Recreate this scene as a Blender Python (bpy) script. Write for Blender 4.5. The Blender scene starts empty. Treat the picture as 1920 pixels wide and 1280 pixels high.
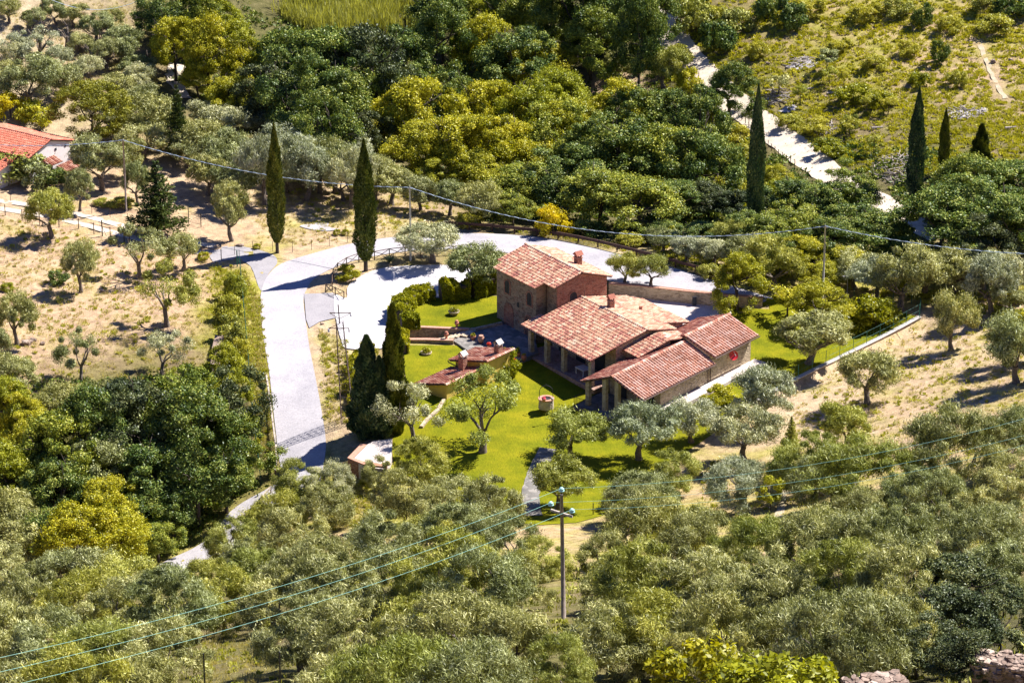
import bpy, math, random
import numpy as np
from mathutils import Vector, Matrix
from mathutils.geometry import delaunay_2d_cdt
random.seed(7); rng = np.random.default_rng(7)
sc = bpy.context.scene
# ------------------------------------------------------------ camera, world, sun, exposure
F = 6000.0; TH = math.radians(22.0); HC = 124.7           # focal length in photo pixels, pitch, camera height
cam = bpy.data.objects.new('camera', bpy.data.cameras.new('camera')); sc.collection.objects.link(cam)
cam.location = (0, 0, HC); cam.rotation_euler = (math.radians(90) - TH, 0, 0)
cam.data.sensor_width = 36; cam.data.lens = F/1920*36; cam.data.clip_end = 3000; cam.data.clip_start = 1
sc.camera = cam
SUN = Vector((0.717, 0.43, 1.0)).normalized()
w = bpy.data.worlds.new('World'); sc.world = w; w.use_nodes = True
nt = w.node_tree; bg = nt.nodes['Background']; bg.inputs['Strength'].default_value = 0.038
sky = nt.nodes.new('ShaderNodeTexSky'); sky.sky_type = 'NISHITA'; sky.sun_disc = False
sky.sun_elevation = math.asin(SUN.z); sky.sun_rotation = math.atan2(SUN.x, SUN.y)
sky.air_density = 1.0; sky.dust_density = 0.3; sky.ozone_density = 3.0; sky.altitude = 200
tint = nt.nodes.new('ShaderNodeMix'); tint.data_type = 'RGBA'; tint.blend_type = 'MULTIPLY'; tint.inputs[0].default_value = 1; tint.inputs[7].default_value = (.56, .80, 1.5, 1)
nt.links.new(sky.outputs[0], tint.inputs[6]); nt.links.new(tint.outputs[2], bg.inputs['Color'])
sl = bpy.data.lights.new('sun', 'SUN'); sl.energy = 5.0; sl.angle = math.radians(0.5); sl.color = (1.0, 0.95, 0.87)
so = bpy.data.objects.new('sun', sl); sc.collection.objects.link(so)
so.rotation_euler = SUN.to_track_quat('Z', 'Y').to_euler()
sc.view_settings.view_transform = 'Standard'; sc.view_settings.look = 'None'
sc.view_settings.exposure = 1.2; sc.view_settings.gamma = 1.0
# ------------------------------------------------------------ pixel <-> world helpers
def ray(px, py):
    x = (px-960)/F; y = (640-py)/F
    return np.array([x, math.cos(TH)+y*math.sin(TH), -math.sin(TH)+y*math.cos(TH)])
def P(px, py, z=0.0):
    d = ray(px, py); t = (z-HC)/d[2]; return Vector((d[0]*t, d[1]*t, z))
CP = [ # ground heights: (photo x, photo y, z)
(-300,-200,22),(500,-200,14),(1000,-200,13),(1500,-200,15),(2200,-200,19),
(-200,0,14),(300,0,10),(700,0,5),(1100,0,5),(1400,0,6.5),(1900,0,9),(2200,0,11),
(-200,150,8),(300,150,5),(700,150,0),(1100,150,-1),(1400,150,2.5),(1900,150,5),
(-200,300,5),(300,300,2.5),(700,300,.5),(1000,300,-3),(1300,300,-2.5),(1500,300,0),(1700,300,2),(1920,300,3),(2200,300,5),
(0,400,3),(200,400,2.5),(600,400,1.6),(900,400,0.2),(1200,410,-.5),(1500,400,0),(1900,400,1.5),
(740,450,1.3),(950,455,1.4),(1100,475,1.5),(1260,515,1.6),(1400,550,1.5),(1250,470,1.2),
(0,480,2.2),(250,480,1.8),(450,480,1.2),(1600,500,.8),(1900,500,2),
(700,540,.6),(700,620,.6),(820,510,.7),(880,590,.4),
(1050,600,.1),(1200,600,.15),(1400,590,.2),(1500,600,.2),(1700,600,.2),(1500,680,0),(1300,750,0),(1095,790,-1.0),(1190,810,-1.1),(1080,760,-.5),(1140,740,-.4),(900,780,0),(800,700,0),(1080,950,-.3),(900,880,-.4),
(560,600,.6),(545,700,0),(560,800,-1.2),(565,880,-2.3),(450,990,-4),(340,1060,-5.5),
(300,600,1),(300,700,.5),(50,600,2),(50,750,1),(430,600,1.2),(430,700,.8),
(100,900,-2),(300,850,-3),(400,920,-3.5),(200,1000,-5),(50,1050,-4),(640,850,-1.5),(700,950,-1.5),(800,990,-.5),
(1480,760,-.4),(1600,690,.2),(1750,640,.5),(1900,580,1.8),(1700,760,2),(1850,700,3.5),(1600,860,3),(1450,850,.3),(1900,850,9),(1750,900,8),(1300,880,-.2),(1400,950,2.5),(1200,970,.5),
(1920,1000,16),(1600,1000,10),(1300,1010,5),(1000,1010,3),(700,1020,2),
(-200,1100,1),(0,1100,1),(200,1110,2),(450,1110,8),(700,1100,13),(1000,1100,19),(1300,1100,20),(1600,1100,24),(1920,1100,30),
(0,1200,12),(300,1200,20),(700,1200,29),(1050,1200,33),(1500,1200,35),(1920,1200,40),
(-200,1300,22),(400,1300,35),(1000,1300,43),(1500,1300,45),(2100,1300,51),(-300,1450,36),(960,1450,60),(2200,1450,70)]
cw = np.array([list(P(*c)) for c in CP]); CX = cw[:, :2]; CZ = cw[:, 2]
KQ = 12.0
def kern(A, B):
    return np.sqrt(((A[:, None, :]-B[None, :, :])**2).sum(-1) + KQ*KQ)
nC = len(CX); M = np.zeros((nC+3, nC+3)); M[:nC, :nC] = kern(CX, CX) + np.eye(nC)*(-1.5)
M[:nC, nC:] = np.c_[np.ones(nC), CX/100]; M[nC:, :nC] = M[:nC, nC:].T
WT = np.linalg.solve(M, np.r_[CZ, 0, 0, 0])
def seg_dist(X, Y, a, b):
    ax, ay = a; bx, by = b; dx, dy = bx-ax, by-ay; L2 = dx*dx+dy*dy
    t = np.clip(((X-ax)*dx+(Y-ay)*dy)/L2, 0, 1)
    return np.hypot(X-ax-t*dx, Y-ay-t*dy)
def inside(X, Y, poly):
    r = np.zeros(X.shape, bool); n = len(poly)
    for i in range(n):
        x0, y0 = poly[i]; x1, y1 = poly[(i+1) % n]
        if y0 == y1: continue
        c = ((y0 > Y) != (y1 > Y)) & (X < (x1-x0)*(Y-y0)/(y1-y0)+x0)
        r ^= c
    return r
PASSAGE = [P(754,614.5,.6), P(880,616.5,.6), P(850,635,.6), P(754,633.5,.6)]
PASSAGE = [(p.x, p.y) for p in PASSAGE]
YARD = [P(*p, .2) for p in [(1142,554),(1200,557),(1280,564),(1360,574),(1432,580),(1372,592),(1360,610),(1300,640),(1150,640),(1100,600),(1130,560)]]
YARD = [(p.x, p.y) for p in YARD]
RWALL = [P(1395,757,0), P(1485,712,0), P(1600,657,.1), P(1724,598,.2)]      # right boundary wall of the garden
def hs(X, Y):
    X = np.atleast_1d(np.asarray(X, float)); Y = np.atleast_1d(np.asarray(Y, float)); sh = X.shape
    Q = np.c_[X.ravel(), Y.ravel()]; out = np.empty(len(Q))
    for i in range(0, len(Q), 20000):
        q = Q[i:i+20000]; out[i:i+20000] = kern(q, CX) @ WT[:nC] + WT[nC] + (q/100) @ WT[nC+1:]
    out = out.reshape(sh)
    # step down outside the right garden wall
    a = RWALL[0]; b = RWALL[-1]; L = math.hypot(b.x-a.x, b.y-a.y); nx, ny = (b.y-a.y)/L, -(b.x-a.x)/L
    sd = (X-a.x)*nx+(Y-a.y)*ny; al = ((X-a.x)*(b.x-a.x)+(Y-a.y)*(b.y-a.y))/L
    k = np.clip((sd+.1)/.9, 0, 1)*np.clip((al+3)/5, 0, 1)*np.clip((L+2-al)/3, 0, 1)*np.exp(-np.clip(sd, 0, 99)/6)
    out = out-0.9*k
    out = np.where(inside(X, Y, PASSAGE), -0.9, out)
    out = np.where(inside(X, Y, YARD), np.minimum(out, .15), out)
    return out
def h(x, y): return float(hs(x, y)[0])
_t = np.concatenate([np.arange(150, 700, 2.0)])
def G(px, py):                                             # point of the ground under a photo position
    d = ray(px, py); X = d[0]*_t; Y = d[1]*_t; Z = HC+d[2]*_t
    b = Z < hs(X, Y); i = int(np.argmax(b)); a0, a1 = _t[i-1], _t[i]
    for _ in range(9):
        m = .5*(a0+a1)
        if HC+d[2]*m < h(d[0]*m, d[1]*m): a1 = m
        else: a0 = m
    m = .5*(a0+a1); x, y = d[0]*m, d[1]*m
    return Vector((x, y, h(x, y)))
def scale_at(p): return F/(p.y*math.cos(TH)+(HC-p.z)*math.sin(TH))
# ------------------------------------------------------------ object helpers
COL = sc.collection
def tag(o, label=None, cat=None, group=None, kind=None):
    if label: o['label'] = label
    if cat: o['category'] = cat
    if group: o['group'] = group
    if kind: o['kind'] = kind
    return o
def empty(name, loc, label=None, cat=None, group=None, rz=0, s=1):
    o = bpy.data.objects.new(name, None); COL.objects.link(o); o.location = loc; o.rotation_euler = (0, 0, rz)
    o.scale = (s, s, s) if not hasattr(s, '__len__') else s; o.empty_display_size = .2
    return tag(o, label, cat, group)
class MB:
    def __init__(s): s.v = []; s.f = []; s.r = []
    def face(s, pts, r=None):
        n = len(s.v); s.v.extend([tuple(p) for p in pts]); s.f.append(tuple(range(n, n+len(pts)))); s.r.append(random.random() if r is None else r)
    def mesh(s, vs, fs, r=None):
        n = len(s.v); s.v.extend([tuple(p) for p in vs]); r = random.random() if r is None else r
        for f in fs: s.f.append(tuple(i+n for i in f)); s.r.append(r)
    def prism(s, base, top, r=None):                       # two rings of equal length, closed
        n = len(base); vs = list(base)+list(top)
        fs = [(i, (i+1) % n, (i+1) % n+n, i+n) for i in range(n)]+[tuple(range(n))[::-1], tuple(range(n, 2*n))]
        s.mesh(vs, fs, r)
    def box(s, c, sx, sy, sz, rz=0, r=None, bz=True):      # c = bottom centre
        ca, sa = math.cos(rz), math.sin(rz)
        q = [(c[0]+x*sx/2*ca-y*sy/2*sa, c[1]+x*sx/2*sa+y*sy/2*ca) for x, y in ((-1,-1),(1,-1),(1,1),(-1,1))]
        s.prism([(a, b, c[2]) for a, b in q], [(a, b, c[2]+sz) for a, b in q], r)
    def tube(s, pts, rad, n=6, r=None, cap=True):
        pts = [Vector(p) for p in pts]; m = len(pts); rad = rad if hasattr(rad, '__len__') else [rad]*m
        vs = []; fs = []
        for i, p in enumerate(pts):
            t = (pts[min(i+1, m-1)]-pts[max(i-1, 0)]).normalized()
            a = t.cross(Vector((0, 0, 1)) if abs(t.z) < .9 else Vector((1, 0, 0))).normalized(); b = t.cross(a)
            for k in range(n):
                an = 2*math.pi*k/n; vs.append(p+(a*math.cos(an)+b*math.sin(an))*rad[i])
        for i in range(m-1):
            for k in range(n): fs.append((i*n+k, i*n+(k+1) % n, (i+1)*n+(k+1) % n, (i+1)*n+k))
        if cap: fs += [tuple(range(n)), tuple(range((m-1)*n, m*n))[::-1]]
        s.mesh(vs, fs, r)
    def lathe(s, c, prof, n=16, r=None):
        vs = []; fs = []; m = len(prof)
        for (rr, z) in prof:
            for k in range(n): a = 2*math.pi*k/n; vs.append((c[0]+rr*math.cos(a), c[1]+rr*math.sin(a), c[2]+z))
        for i in range(m-1):
            for k in range(n): fs.append((i*n+k, i*n+(k+1) % n, (i+1)*n+(k+1) % n, (i+1)*n+k))
        fs += [tuple(range(n))[::-1], tuple(range((m-1)*n, m*n))]
        s.mesh(vs, fs, r)
    def build(s, name, mat, parent=None, smooth=False):
        me = bpy.data.meshes.new(name); me.from_pydata(s.v, [], s.f); me.materials.append(mat)
        at = me.attributes.new('rnd', 'FLOAT', 'FACE'); at.data.foreach_set('value', s.r)
        if smooth: me.polygons.foreach_set('use_smooth', [True]*len(me.polygons))
        me.update(); return link(name, me, parent)
def link(name, me, parent=None, local=False):              # parents are unrotated empties (or meshes at their origin)
    o = bpy.data.objects.new(name, me); COL.objects.link(o)
    if parent:
        o.parent = parent
        if not local and parent.data is None: o.location = -Vector(parent.location)
    return o
# ------------------------------------------------------------ materials
def new_mat(name):
    m = bpy.data.materials.new(name); m.use_nodes = True; t = m.node_tree; return m, t, t.nodes['Principled BSDF']
def N(t, ty, **k):
    n = t.nodes.new(ty)
    for a, b in k.items():
        if a.startswith('i_'): n.inputs[a[2:].replace('_', ' ')].default_value = b
        else: setattr(n, a, b)
    return n
def ramp(t, fac, stops):
    r = t.nodes.new('ShaderNodeValToRGB'); e = r.color_ramp.elements
    while len(e) > 1: e.remove(e[0])
    e[0].position = stops[0][0]; e[0].color = (*stops[0][1], 1)
    for p, c in stops[1:]: x = e.new(p); x.color = (*c, 1)
    t.links.new(fac, r.inputs[0]); return r.outputs[0]
def mix(t, fac, a, b, mode='MIX'):
    m = t.nodes.new('ShaderNodeMix'); m.data_type = 'RGBA'; m.blend_type = mode
    for sk, v in ((m.inputs[0], fac), (m.inputs[6], a), (m.inputs[7], b)):
        if hasattr(v, 'links') or isinstance(v, bpy.types.NodeSocket): t.links.new(v, sk)
        else: sk.default_value = v if isinstance(v, float) else (*v, 1)
    return m.outputs[2]
def noise(t, sc_, det=4, vec=None, rough=.6, dist=0):
    n = N(t, 'ShaderNodeTexNoise'); n.inputs['Scale'].default_value = sc_; n.inputs['Detail'].default_value = det
    n.inputs['Roughness'].default_value = rough; n.inputs['Distortion'].default_value = dist
    if vec is not None: t.links.new(vec, n.inputs['Vector'])
    return n.outputs[0]
def geo(t): return t.nodes.new('ShaderNodeNewGeometry').outputs['Position']
def bump(t, bs, hgt, strength=.5, dist=.05):
    b = N(t, 'ShaderNodeBump'); b.inputs['Strength'].default_value = strength; b.inputs['Distance'].default_value = dist
    t.links.new(hgt, b.inputs['Height']); t.links.new(b.outputs[0], bs.inputs['Normal'])
def attr(t, name):
    a = N(t, 'ShaderNodeAttribute'); a.attribute_name = name; return a
def plain(name, c, rough=.7, var=.15, metal=0, scale=3.0):
    m, t, b = new_mat(name); g = geo(t); n = noise(t, scale, 5, g)
    c2 = tuple(max(0, x*(1-var*1.6)) for x in c); c3 = tuple(min(1, x*(1+var)) for x in c)
    t.links.new(ramp(t, n, [(.3, c2), (.7, c3)]), b.inputs['Base Color']); b.inputs['Roughness'].default_value = rough
    b.inputs['Metallic'].default_value = metal; bump(t, b, noise(t, scale*8, 3, g), .3, .01); return m
def ground_like(name, cols, s1=.5, s2=6, bstr=.6, bd=.08):
    m, t, b = new_mat(name); g = geo(t)
    a = ramp(t, noise(t, s1, 6, g, .65), cols); n2 = noise(t, s2, 5, g, .7)
    c = mix(t, 1.0, a, ramp(t, n2, [(.3, (.72, .72, .72)), (.7, (1.18, 1.18, 1.18))]), 'MULTIPLY')
    t.links.new(c, b.inputs['Base Color']); b.inputs['Roughness'].default_value = .95; b.inputs['Specular IOR Level'].default_value = .15
    bump(t, b, n2, bstr, bd); return m
def stone(name, cols, mortar, sx=2.2, sz=4.5, bstr=.8):
    m, t, b = new_mat(name); g = geo(t); mp = N(t, 'ShaderNodeMapping'); mp.inputs['Scale'].default_value = (sx, sx, sz)
    t.links.new(g, mp.inputs['Vector']); wob = N(t, 'ShaderNodeVectorMath', operation='ADD'); t.links.new(mp.outputs[0], wob.inputs[0])
    nz = N(t, 'ShaderNodeTexNoise'); nz.inputs['Scale'].default_value = 1.3; t.links.new(mp.outputs[0], nz.inputs['Vector'])
    t.links.new(nz.outputs['Color'], wob.inputs[1])
    v = N(t, 'ShaderNodeTexVoronoi'); v.inputs['Scale'].default_value = 1; t.links.new(wob.outputs[0], v.inputs['Vector'])
    e = N(t, 'ShaderNodeTexVoronoi', feature='DISTANCE_TO_EDGE'); e.inputs['Scale'].default_value = 1; t.links.new(wob.outputs[0], e.inputs['Vector'])
    sp = N(t, 'ShaderNodeSeparateColor'); t.links.new(v.outputs['Color'], sp.inputs[0])
    c = ramp(t, sp.outputs[0], cols); big = noise(t, .6, 4, g)
    c = mix(t, 1.0, c, ramp(t, big, [(.3, (.75, .72, .7)), (.7, (1.15, 1.12, 1.08))]), 'MULTIPLY')
    mk = ramp(t, e.outputs[0], [(.0, (1, 1, 1)), (.09, (0, 0, 0))])
    t.links.new(mix(t, mk, c, mortar), b.inputs['Base Color']); b.inputs['Roughness'].default_value = .9
    bump(t, b, e.outputs[0], bstr, .12); return m
def leaf_mat(name, dark, mid, light, trans=.3, hue=.0):
    m, t, b = new_mat(name); t.nodes.remove(b); out = t.nodes['Material Output']
    a = attr(t, 'rnd').outputs['Fac']; oi = N(t, 'ShaderNodeObjectInfo').outputs['Random']
    c = ramp(t, a, [(0, dark), (.5, mid), (1, light)])
    tint = ramp(t, oi, [(0, (.82, .88, .76)), (.35, (.98, .98, .9)), (.7, (1.15, 1.08, .8)), (1, (1.22, 1.18, 1.05))])
    c = mix(t, 1.0, c, tint, 'MULTIPLY')
    d = N(t, 'ShaderNodeBsdfDiffuse'); tr = N(t, 'ShaderNodeBsdfTranslucent'); mx = N(t, 'ShaderNodeMixShader'); mx.inputs[0].default_value = trans
    t.links.new(c, d.inputs[0]); t.links.new(mix(t, 1.0, c, (1.3, 1.25, .4), 'MULTIPLY'), tr.inputs[0])
    gl = N(t, 'ShaderNodeBsdfGlossy'); gl.inputs['Roughness'].default_value = .45; gl.inputs['Color'].default_value = (.9, .95, 1, 1)
    m2 = N(t, 'ShaderNodeMixShader'); m2.inputs[0].default_value = .02
    t.links.new(d.outputs[0], mx.inputs[1]); t.links.new(tr.outputs[0], mx.inputs[2])
    t.links.new(mx.outputs[0], m2.inputs[1]); t.links.new(gl.outputs[0], m2.inputs[2]); t.links.new(m2.outputs[0], out.inputs[0]); return m
MT = {}
MT['olive'] = leaf_mat('olive_leaf', (.045,.055,.014), (.27,.285,.105), (.78,.78,.46), .12)
MT['silver'] = leaf_mat('silver_leaf', (.08,.10,.05), (.37,.39,.25), (.84,.84,.66), .1)
MT['oliveg'] = leaf_mat('green_olive_leaf', (.07,.085,.012), (.30,.32,.06), (.68,.67,.25), .15)
MT['oak'] = leaf_mat('oak_leaf', (.018,.045,.014), (.10,.155,.03), (.40,.43,.11), .14)
MT['oakm'] = leaf_mat('green_oak_leaf', (.035,.065,.012), (.18,.225,.03), (.54,.54,.10), .16)
MT['dark_shaded'] = leaf_mat('dark_and_shaded_leaf', (.02,.035,.014), (.06,.08,.03), (.22,.24,.10), .08)  # dark leaf tone: variety in the woods, painted shade on bottom-right trees
MT['oaky'] = leaf_mat('bright_oak_leaf', (.09,.11,.006), (.33,.335,.018), (.66,.62,.08), .25)
MT['cyp'] = leaf_mat('cypress_leaf', (.03,.05,.012), (.10,.125,.022), (.28,.27,.05), .1)
MT['blue'] = leaf_mat('blue_cypress_leaf', (.02,.05,.035), (.06,.11,.06), (.24,.28,.13), .1)
MT['fir'] = leaf_mat('fir_needle', (.02,.04,.015), (.05,.08,.02), (.15,.17,.04), .1)
MT['pine'] = leaf_mat('pine_needle', (.07,.08,.005), (.18,.19,.018), (.38,.37,.05), .15)
MT['hedge'] = leaf_mat('hedge_leaf', (.09,.11,.006), (.30,.30,.012), (.52,.50,.03), .3)
MT['broom'] = leaf_mat('broom_leaf', (.30,.27,.01), (.55,.47,.01), (.75,.62,.03), .3)
MT['reed'] = leaf_mat('reed_leaf', (.25,.24,.05), (.42,.40,.12), (.62,.58,.25), .3)
MT['weed'] = leaf_mat('weed_leaf', (.18,.19,.02), (.38,.38,.05), (.58,.55,.15), .3)
MT['strawt'] = leaf_mat('straw_blade', (.32,.27,.12), (.5,.43,.22), (.66,.58,.36), .3)
MT['bark'] = plain('olive_bark', (.17,.135,.11), .9, .4, 0, 6); MT['darkbark'] = plain('dark_bark', (.08,.06,.045), .9, .3)
MT['deadwood'] = plain('dead_wood', (.36,.31,.27), .9, .3)
MT['wood'] = plain('fence_wood', (.11,.065,.045), .85, .3); MT['guard'] = plain('guardrail_wood', (.075,.035,.025), .8, .3)
MT['palewood'] = plain('weathered_wood', (.45,.38,.32), .8, .2); MT['pole'] = plain('pole_wood', (.30,.24,.21), .8, .25)
MT['concrete'] = plain('concrete', (.48,.45,.43), .85, .12); MT['rust'] = plain('rusty_steel', (.10,.055,.045), .7, .3)
MT['wire'] = plain('green_wire', (.02,.16,.13), .5, .1); MT['cable'] = plain('blue_grey_cable', (.45,.55,.66), .5, .1); MT['hvwire'] = plain('copper_green_wire', (.30,.60,.52), .45, .1)
MT['dark'] = plain('dark_metal', (.03,.03,.032), .5, .2); MT['gutter'] = plain('copper_gutter', (.10,.06,.05), .45, .2)
MT['glassins'] = plain('insulator_glass', (.45,.75,.70), .15, .1)
MT['pane'] = plain('window_glass', (.012,.018,.035), .6, .2); MT['shutter'] = plain('brown_wood_door', (.16,.085,.06), .7, .2)
MT['brick'] = stone('brick', [(0,(.20,.07,.045)),(.5,(.32,.125,.08)),(1,(.42,.20,.13))], (.36,.27,.2), 3.2, 9, .4)
MT['stone'] = stone('field_stone', [(0,(.16,.12,.085)),(.35,(.26,.19,.13)),(.7,(.36,.28,.19)),(1,(.24,.13,.09))], (.36,.30,.23))
MT['palestone'] = stone('pale_stone', [(0,(.28,.22,.15)),(.5,(.42,.34,.23)),(1,(.55,.46,.33))], (.50,.42,.31), 2.5, 5.5)
MT['roughstone'] = stone('rough_rock', [(0,(.20,.14,.11)),(.5,(.34,.25,.2)),(1,(.48,.38,.32))], (.12,.09,.07), 1.6, 4.0, 1.0)
MT['pillar'] = stone('pillar_stone', [(0,(.30,.25,.18)),(.5,(.42,.36,.27)),(1,(.5,.44,.34))], (.42,.36,.28), 2.5, 5)
MT['yellow'] = plain('yellow_plaster', (.66,.47,.10), .9, .1, 0, 1.2); MT['white'] = plain('white_plaster', (.78,.74,.74), .9, .05)
MT['terra'] = plain('terracotta', (.48,.19,.12), .8, .2); MT['capbrick'] = plain('brick_cap', (.50,.26,.18), .85, .25, 0, 8)
MT['red'] = plain('red_paint', (.62,.03,.035), .35, .05); MT['flower'] = leaf_mat('pink_petal', (.5,.08,.25), (.75,.15,.4), (.9,.4,.6)); MT['redflower'] = leaf_mat('red_petal', (.5,.02,.02), (.7,.05,.05), (.8,.2,.15))
MT['lightpave'] = ground_like('pale_paving', [(.3,(.52,.45,.42)),(.7,(.66,.58,.54))], .8, 9, .3, .02)
MT['tilefloor'] = stone('terracotta_floor', [(0,(.32,.17,.13)),(.5,(.42,.25,.20)),(1,(.5,.32,.27))], (.4,.3,.26), 3.3, 3.3, .2)
MT['flag'] = stone('flagstone', [(0,(.14,.135,.13)),(.5,(.22,.21,.2)),(1,(.32,.3,.28))], (.16,.15,.13), 1.6, 1.6, .5)
MT['asphalt'] = ground_like('pale_asphalt', [(.3,(.31,.295,.32)),(.5,(.38,.36,.38)),(.7,(.45,.425,.44))], .22, 6, .25, .02)
MT['greyasphalt'] = ground_like('worn_grey_asphalt', [(.3,(.27,.255,.27)),(.7,(.34,.32,.335))], .6, 10, .3, .02)
MT['gravel'] = ground_like('white_gravel', [(.3,(.46,.44,.46)),(.7,(.60,.575,.59))], .5, 8, .4, .03)
MT['dirt'] = ground_like('pale_dirt', [(.3,(.50,.42,.33)),(.5,(.60,.51,.41)),(.7,(.68,.60,.51))], .7, 8, .5, .05)
MT['tan'] = ground_like('trodden_earth', [(.3,(.36,.30,.2)),(.5,(.46,.38,.26)),(.7,(.55,.46,.33))], 1.2, 8, .5, .05)
MT['ash'] = ground_like('grey_ash', [(.3,(.30,.28,.29)),(.7,(.5,.47,.48))], 1.5, 8, .6, .05)
def tile_mat(name, stops, moss=.25):
    m, t, b = new_mat(name); a = attr(t, 'rnd').outputs['Fac']; g = geo(t)
    c = ramp(t, a, stops); n = noise(t, 9, 4, g, .7); big = noise(t, .7, 3, g)
    c = mix(t, 1.0, c, ramp(t, n, [(.3, (.7, .68, .66)), (.7, (1.15, 1.15, 1.15))]), 'MULTIPLY')
    c = mix(t, 1.0, c, ramp(t, big, [(.3, (1-moss, 1-moss, 1-moss)), (.6, (1.05, 1.05, 1.05))]), 'MULTIPLY')
    t.links.new(c, b.inputs['Base Color']); b.inputs['Roughness'].default_value = .85; return m
MT['tile'] = tile_mat('old_terracotta_tiles', [(0,(.24,.08,.065)),(.25,(.44,.16,.12)),(.5,(.60,.32,.20)),(.75,(.72,.48,.33)),(1,(.82,.65,.52))])
MT['tilered'] = tile_mat('red_terracotta_tiles', [(0,(.20,.05,.045)),(.35,(.37,.12,.075)),(.6,(.55,.28,.19)),(1,(.74,.5,.42))])
MT['tilenew'] = tile_mat('orange_red_tiles', [(0,(.5,.13,.08)),(.6,(.62,.2,.12)),(1,(.72,.32,.22))], .1)
# lawn
m, t, b = new_mat('mown_lawn'); g = geo(t)
mp = N(t, 'ShaderNodeMapping'); mp.inputs['Rotation'].default_value = (0, 0, .7); mp.inputs['Scale'].default_value = (1, .28, 1); t.links.new(g, mp.inputs['Vector'])
c = ramp(t, noise(t, .45, 6, g, .6), [(.3, (.115,.13,.003)), (.5, (.175,.178,.004)), (.7, (.24,.218,.007))])
c = mix(t, 1.0, c, ramp(t, noise(t, .13, 4, g, .6, .5), [(.35, (.84,.90,.9)), (.5, (1,1,1)), (.68, (1.10,1.02,1))]), 'MULTIPLY')
fine = noise(t, 7, 6, mp.outputs[0], .75)
c = mix(t, 1.0, c, ramp(t, fine, [(.3, (.68,.72,.7)), (.7, (1.2,1.18,1.1))]), 'MULTIPLY')
t.links.new(c, b.inputs['Base Color']); b.inputs['Roughness'].default_value = .9; b.inputs['Specular IOR Level'].default_value = .1; bump(t, b, fine, .7, .08); MT['lawn'] = m
# natural ground: zones from a colour attribute (R green, G leaf litter, B pale straw)
m, t, b = new_mat('natural_ground'); g = geo(t); z = attr(t, 'zone'); sp = N(t, 'ShaderNodeSeparateColor'); t.links.new(z.outputs['Color'], sp.inputs[0])
n1 = noise(t, .22, 7, g, .62, .4); n2 = noise(t, 1.1, 6, g, .7); n3 = noise(t, 7, 5, g, .75)
base = ramp(t, n2, [(.28, (.21,.135,.09)), (.42, (.39,.255,.17)), (.55, (.50,.345,.22)), (.75, (.56,.41,.27))])
green = ramp(t, n2, [(.3, (.17,.18,.015)), (.5, (.30,.29,.035)), (.7, (.46,.42,.10))])
pale = ramp(t, n2, [(.3, (.38,.30,.19)), (.55, (.54,.44,.30)), (.8, (.66,.56,.40))])
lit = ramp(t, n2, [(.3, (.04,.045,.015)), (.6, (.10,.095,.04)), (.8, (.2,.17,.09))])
def thr(sock, nn, k=2.2):
    a = N(t, 'ShaderNodeMath', operation='MULTIPLY_ADD'); t.links.new(sock, a.inputs[0]); a.inputs[1].default_value = k; a.inputs[2].default_value = -k*.5
    s_ = N(t, 'ShaderNodeMath', operation='MULTIPLY_ADD'); t.links.new(nn, s_.inputs[0]); s_.inputs[1].default_value = 2.6; s_.inputs[2].default_value = -.8; 
    q = N(t, 'ShaderNodeMath', operation='ADD', use_clamp=True); t.links.new(a.outputs[0], q.inputs[0]); t.links.new(s_.outputs[0], q.inputs[1]); return q.outputs[0]
c = mix(t, sp.outputs[2], base, pale); c = mix(t, thr(sp.outputs[0], n1), c, green)
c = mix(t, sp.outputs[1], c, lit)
c = mix(t, 1.0, c, ramp(t, n3, [(.3, (.5,.5,.47)), (.48, (.98,.98,.96)), (.75, (1.3,1.27,1.18))]), 'MULTIPLY')
t.links.new(c, b.inputs['Base Color']); b.inputs['Roughness'].default_value = .97; b.inputs['Specular IOR Level'].default_value = .1
bump(t, b, n3, .9, .15); MT['ground'] = m
# ------------------------------------------------------------ ground sheet
ZB = [ # zone blobs: photo x, y, radius in metres x / y, R, G, B
(1600,80,22,30,.62,0,.0),(1800,150,14,40,.55,0,.15),(1400,250,9,30,.7,0,0),(1850,260,10,25,.3,0,.3),(1650,290,10,15,.45,0,.3),
(100,60,22,40,.2,0,.9),(30,120,8,20,.1,0,1),(320,150,4,30,.35,0,.7),(120,20,10,14,.1,0,1),
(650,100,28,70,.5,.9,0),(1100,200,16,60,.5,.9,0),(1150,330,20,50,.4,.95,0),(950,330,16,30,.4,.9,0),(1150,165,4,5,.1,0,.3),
(450,380,22,16,.3,0,.35),(650,410,12,6,.35,0,.5),(200,600,18,28,.16,0,.15),(100,470,10,20,.26,0,.2),(430,580,4,13,.5,0,.0),(430,650,3,18,.75,.1,0),
(475,700,2.5,30,.6,0,.3),(620,700,3,18,.35,0,.6),(620,500,6,6,.3,0,.4),(290,850,12,17,.5,.9,0),(120,960,11,15,.5,.9,0),
(1600,420,18,30,.5,.85,0),(1800,420,14,30,.5,.85,0),(1700,530,16,10,.7,.0,0),(1400,470,9,6,.6,.5,0),
(1650,740,14,20,.25,0,.65),(1800,800,10,25,.35,0,.35),(1850,620,10,10,.3,0,.5),(1550,960,16,16,.5,0,.2),
(670,930,5,8,.62,0,.3),(450,1230,5,8,.62,0,.3),(1000,1180,50,30,.5,.75,0),(300,1150,30,15,.5,.75,0),(1750,1200,12,30,.4,.95,0),(1250,480,14,3,.4,0,.7),(340,1020,5,8,.6,.2,.1)]
def grid_axis(lo, hi, a, b, fine, coarse):
    xs = [lo]
    while xs[-1] < hi:
        xs.append(xs[-1]+(fine if a <= xs[-1] <= b else coarse))
    return np.array(xs)
gx = grid_axis(-150, 150, -62, 62, .8, 5); gy = grid_axis(60, 640, 150, 430, .8, 6)
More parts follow.
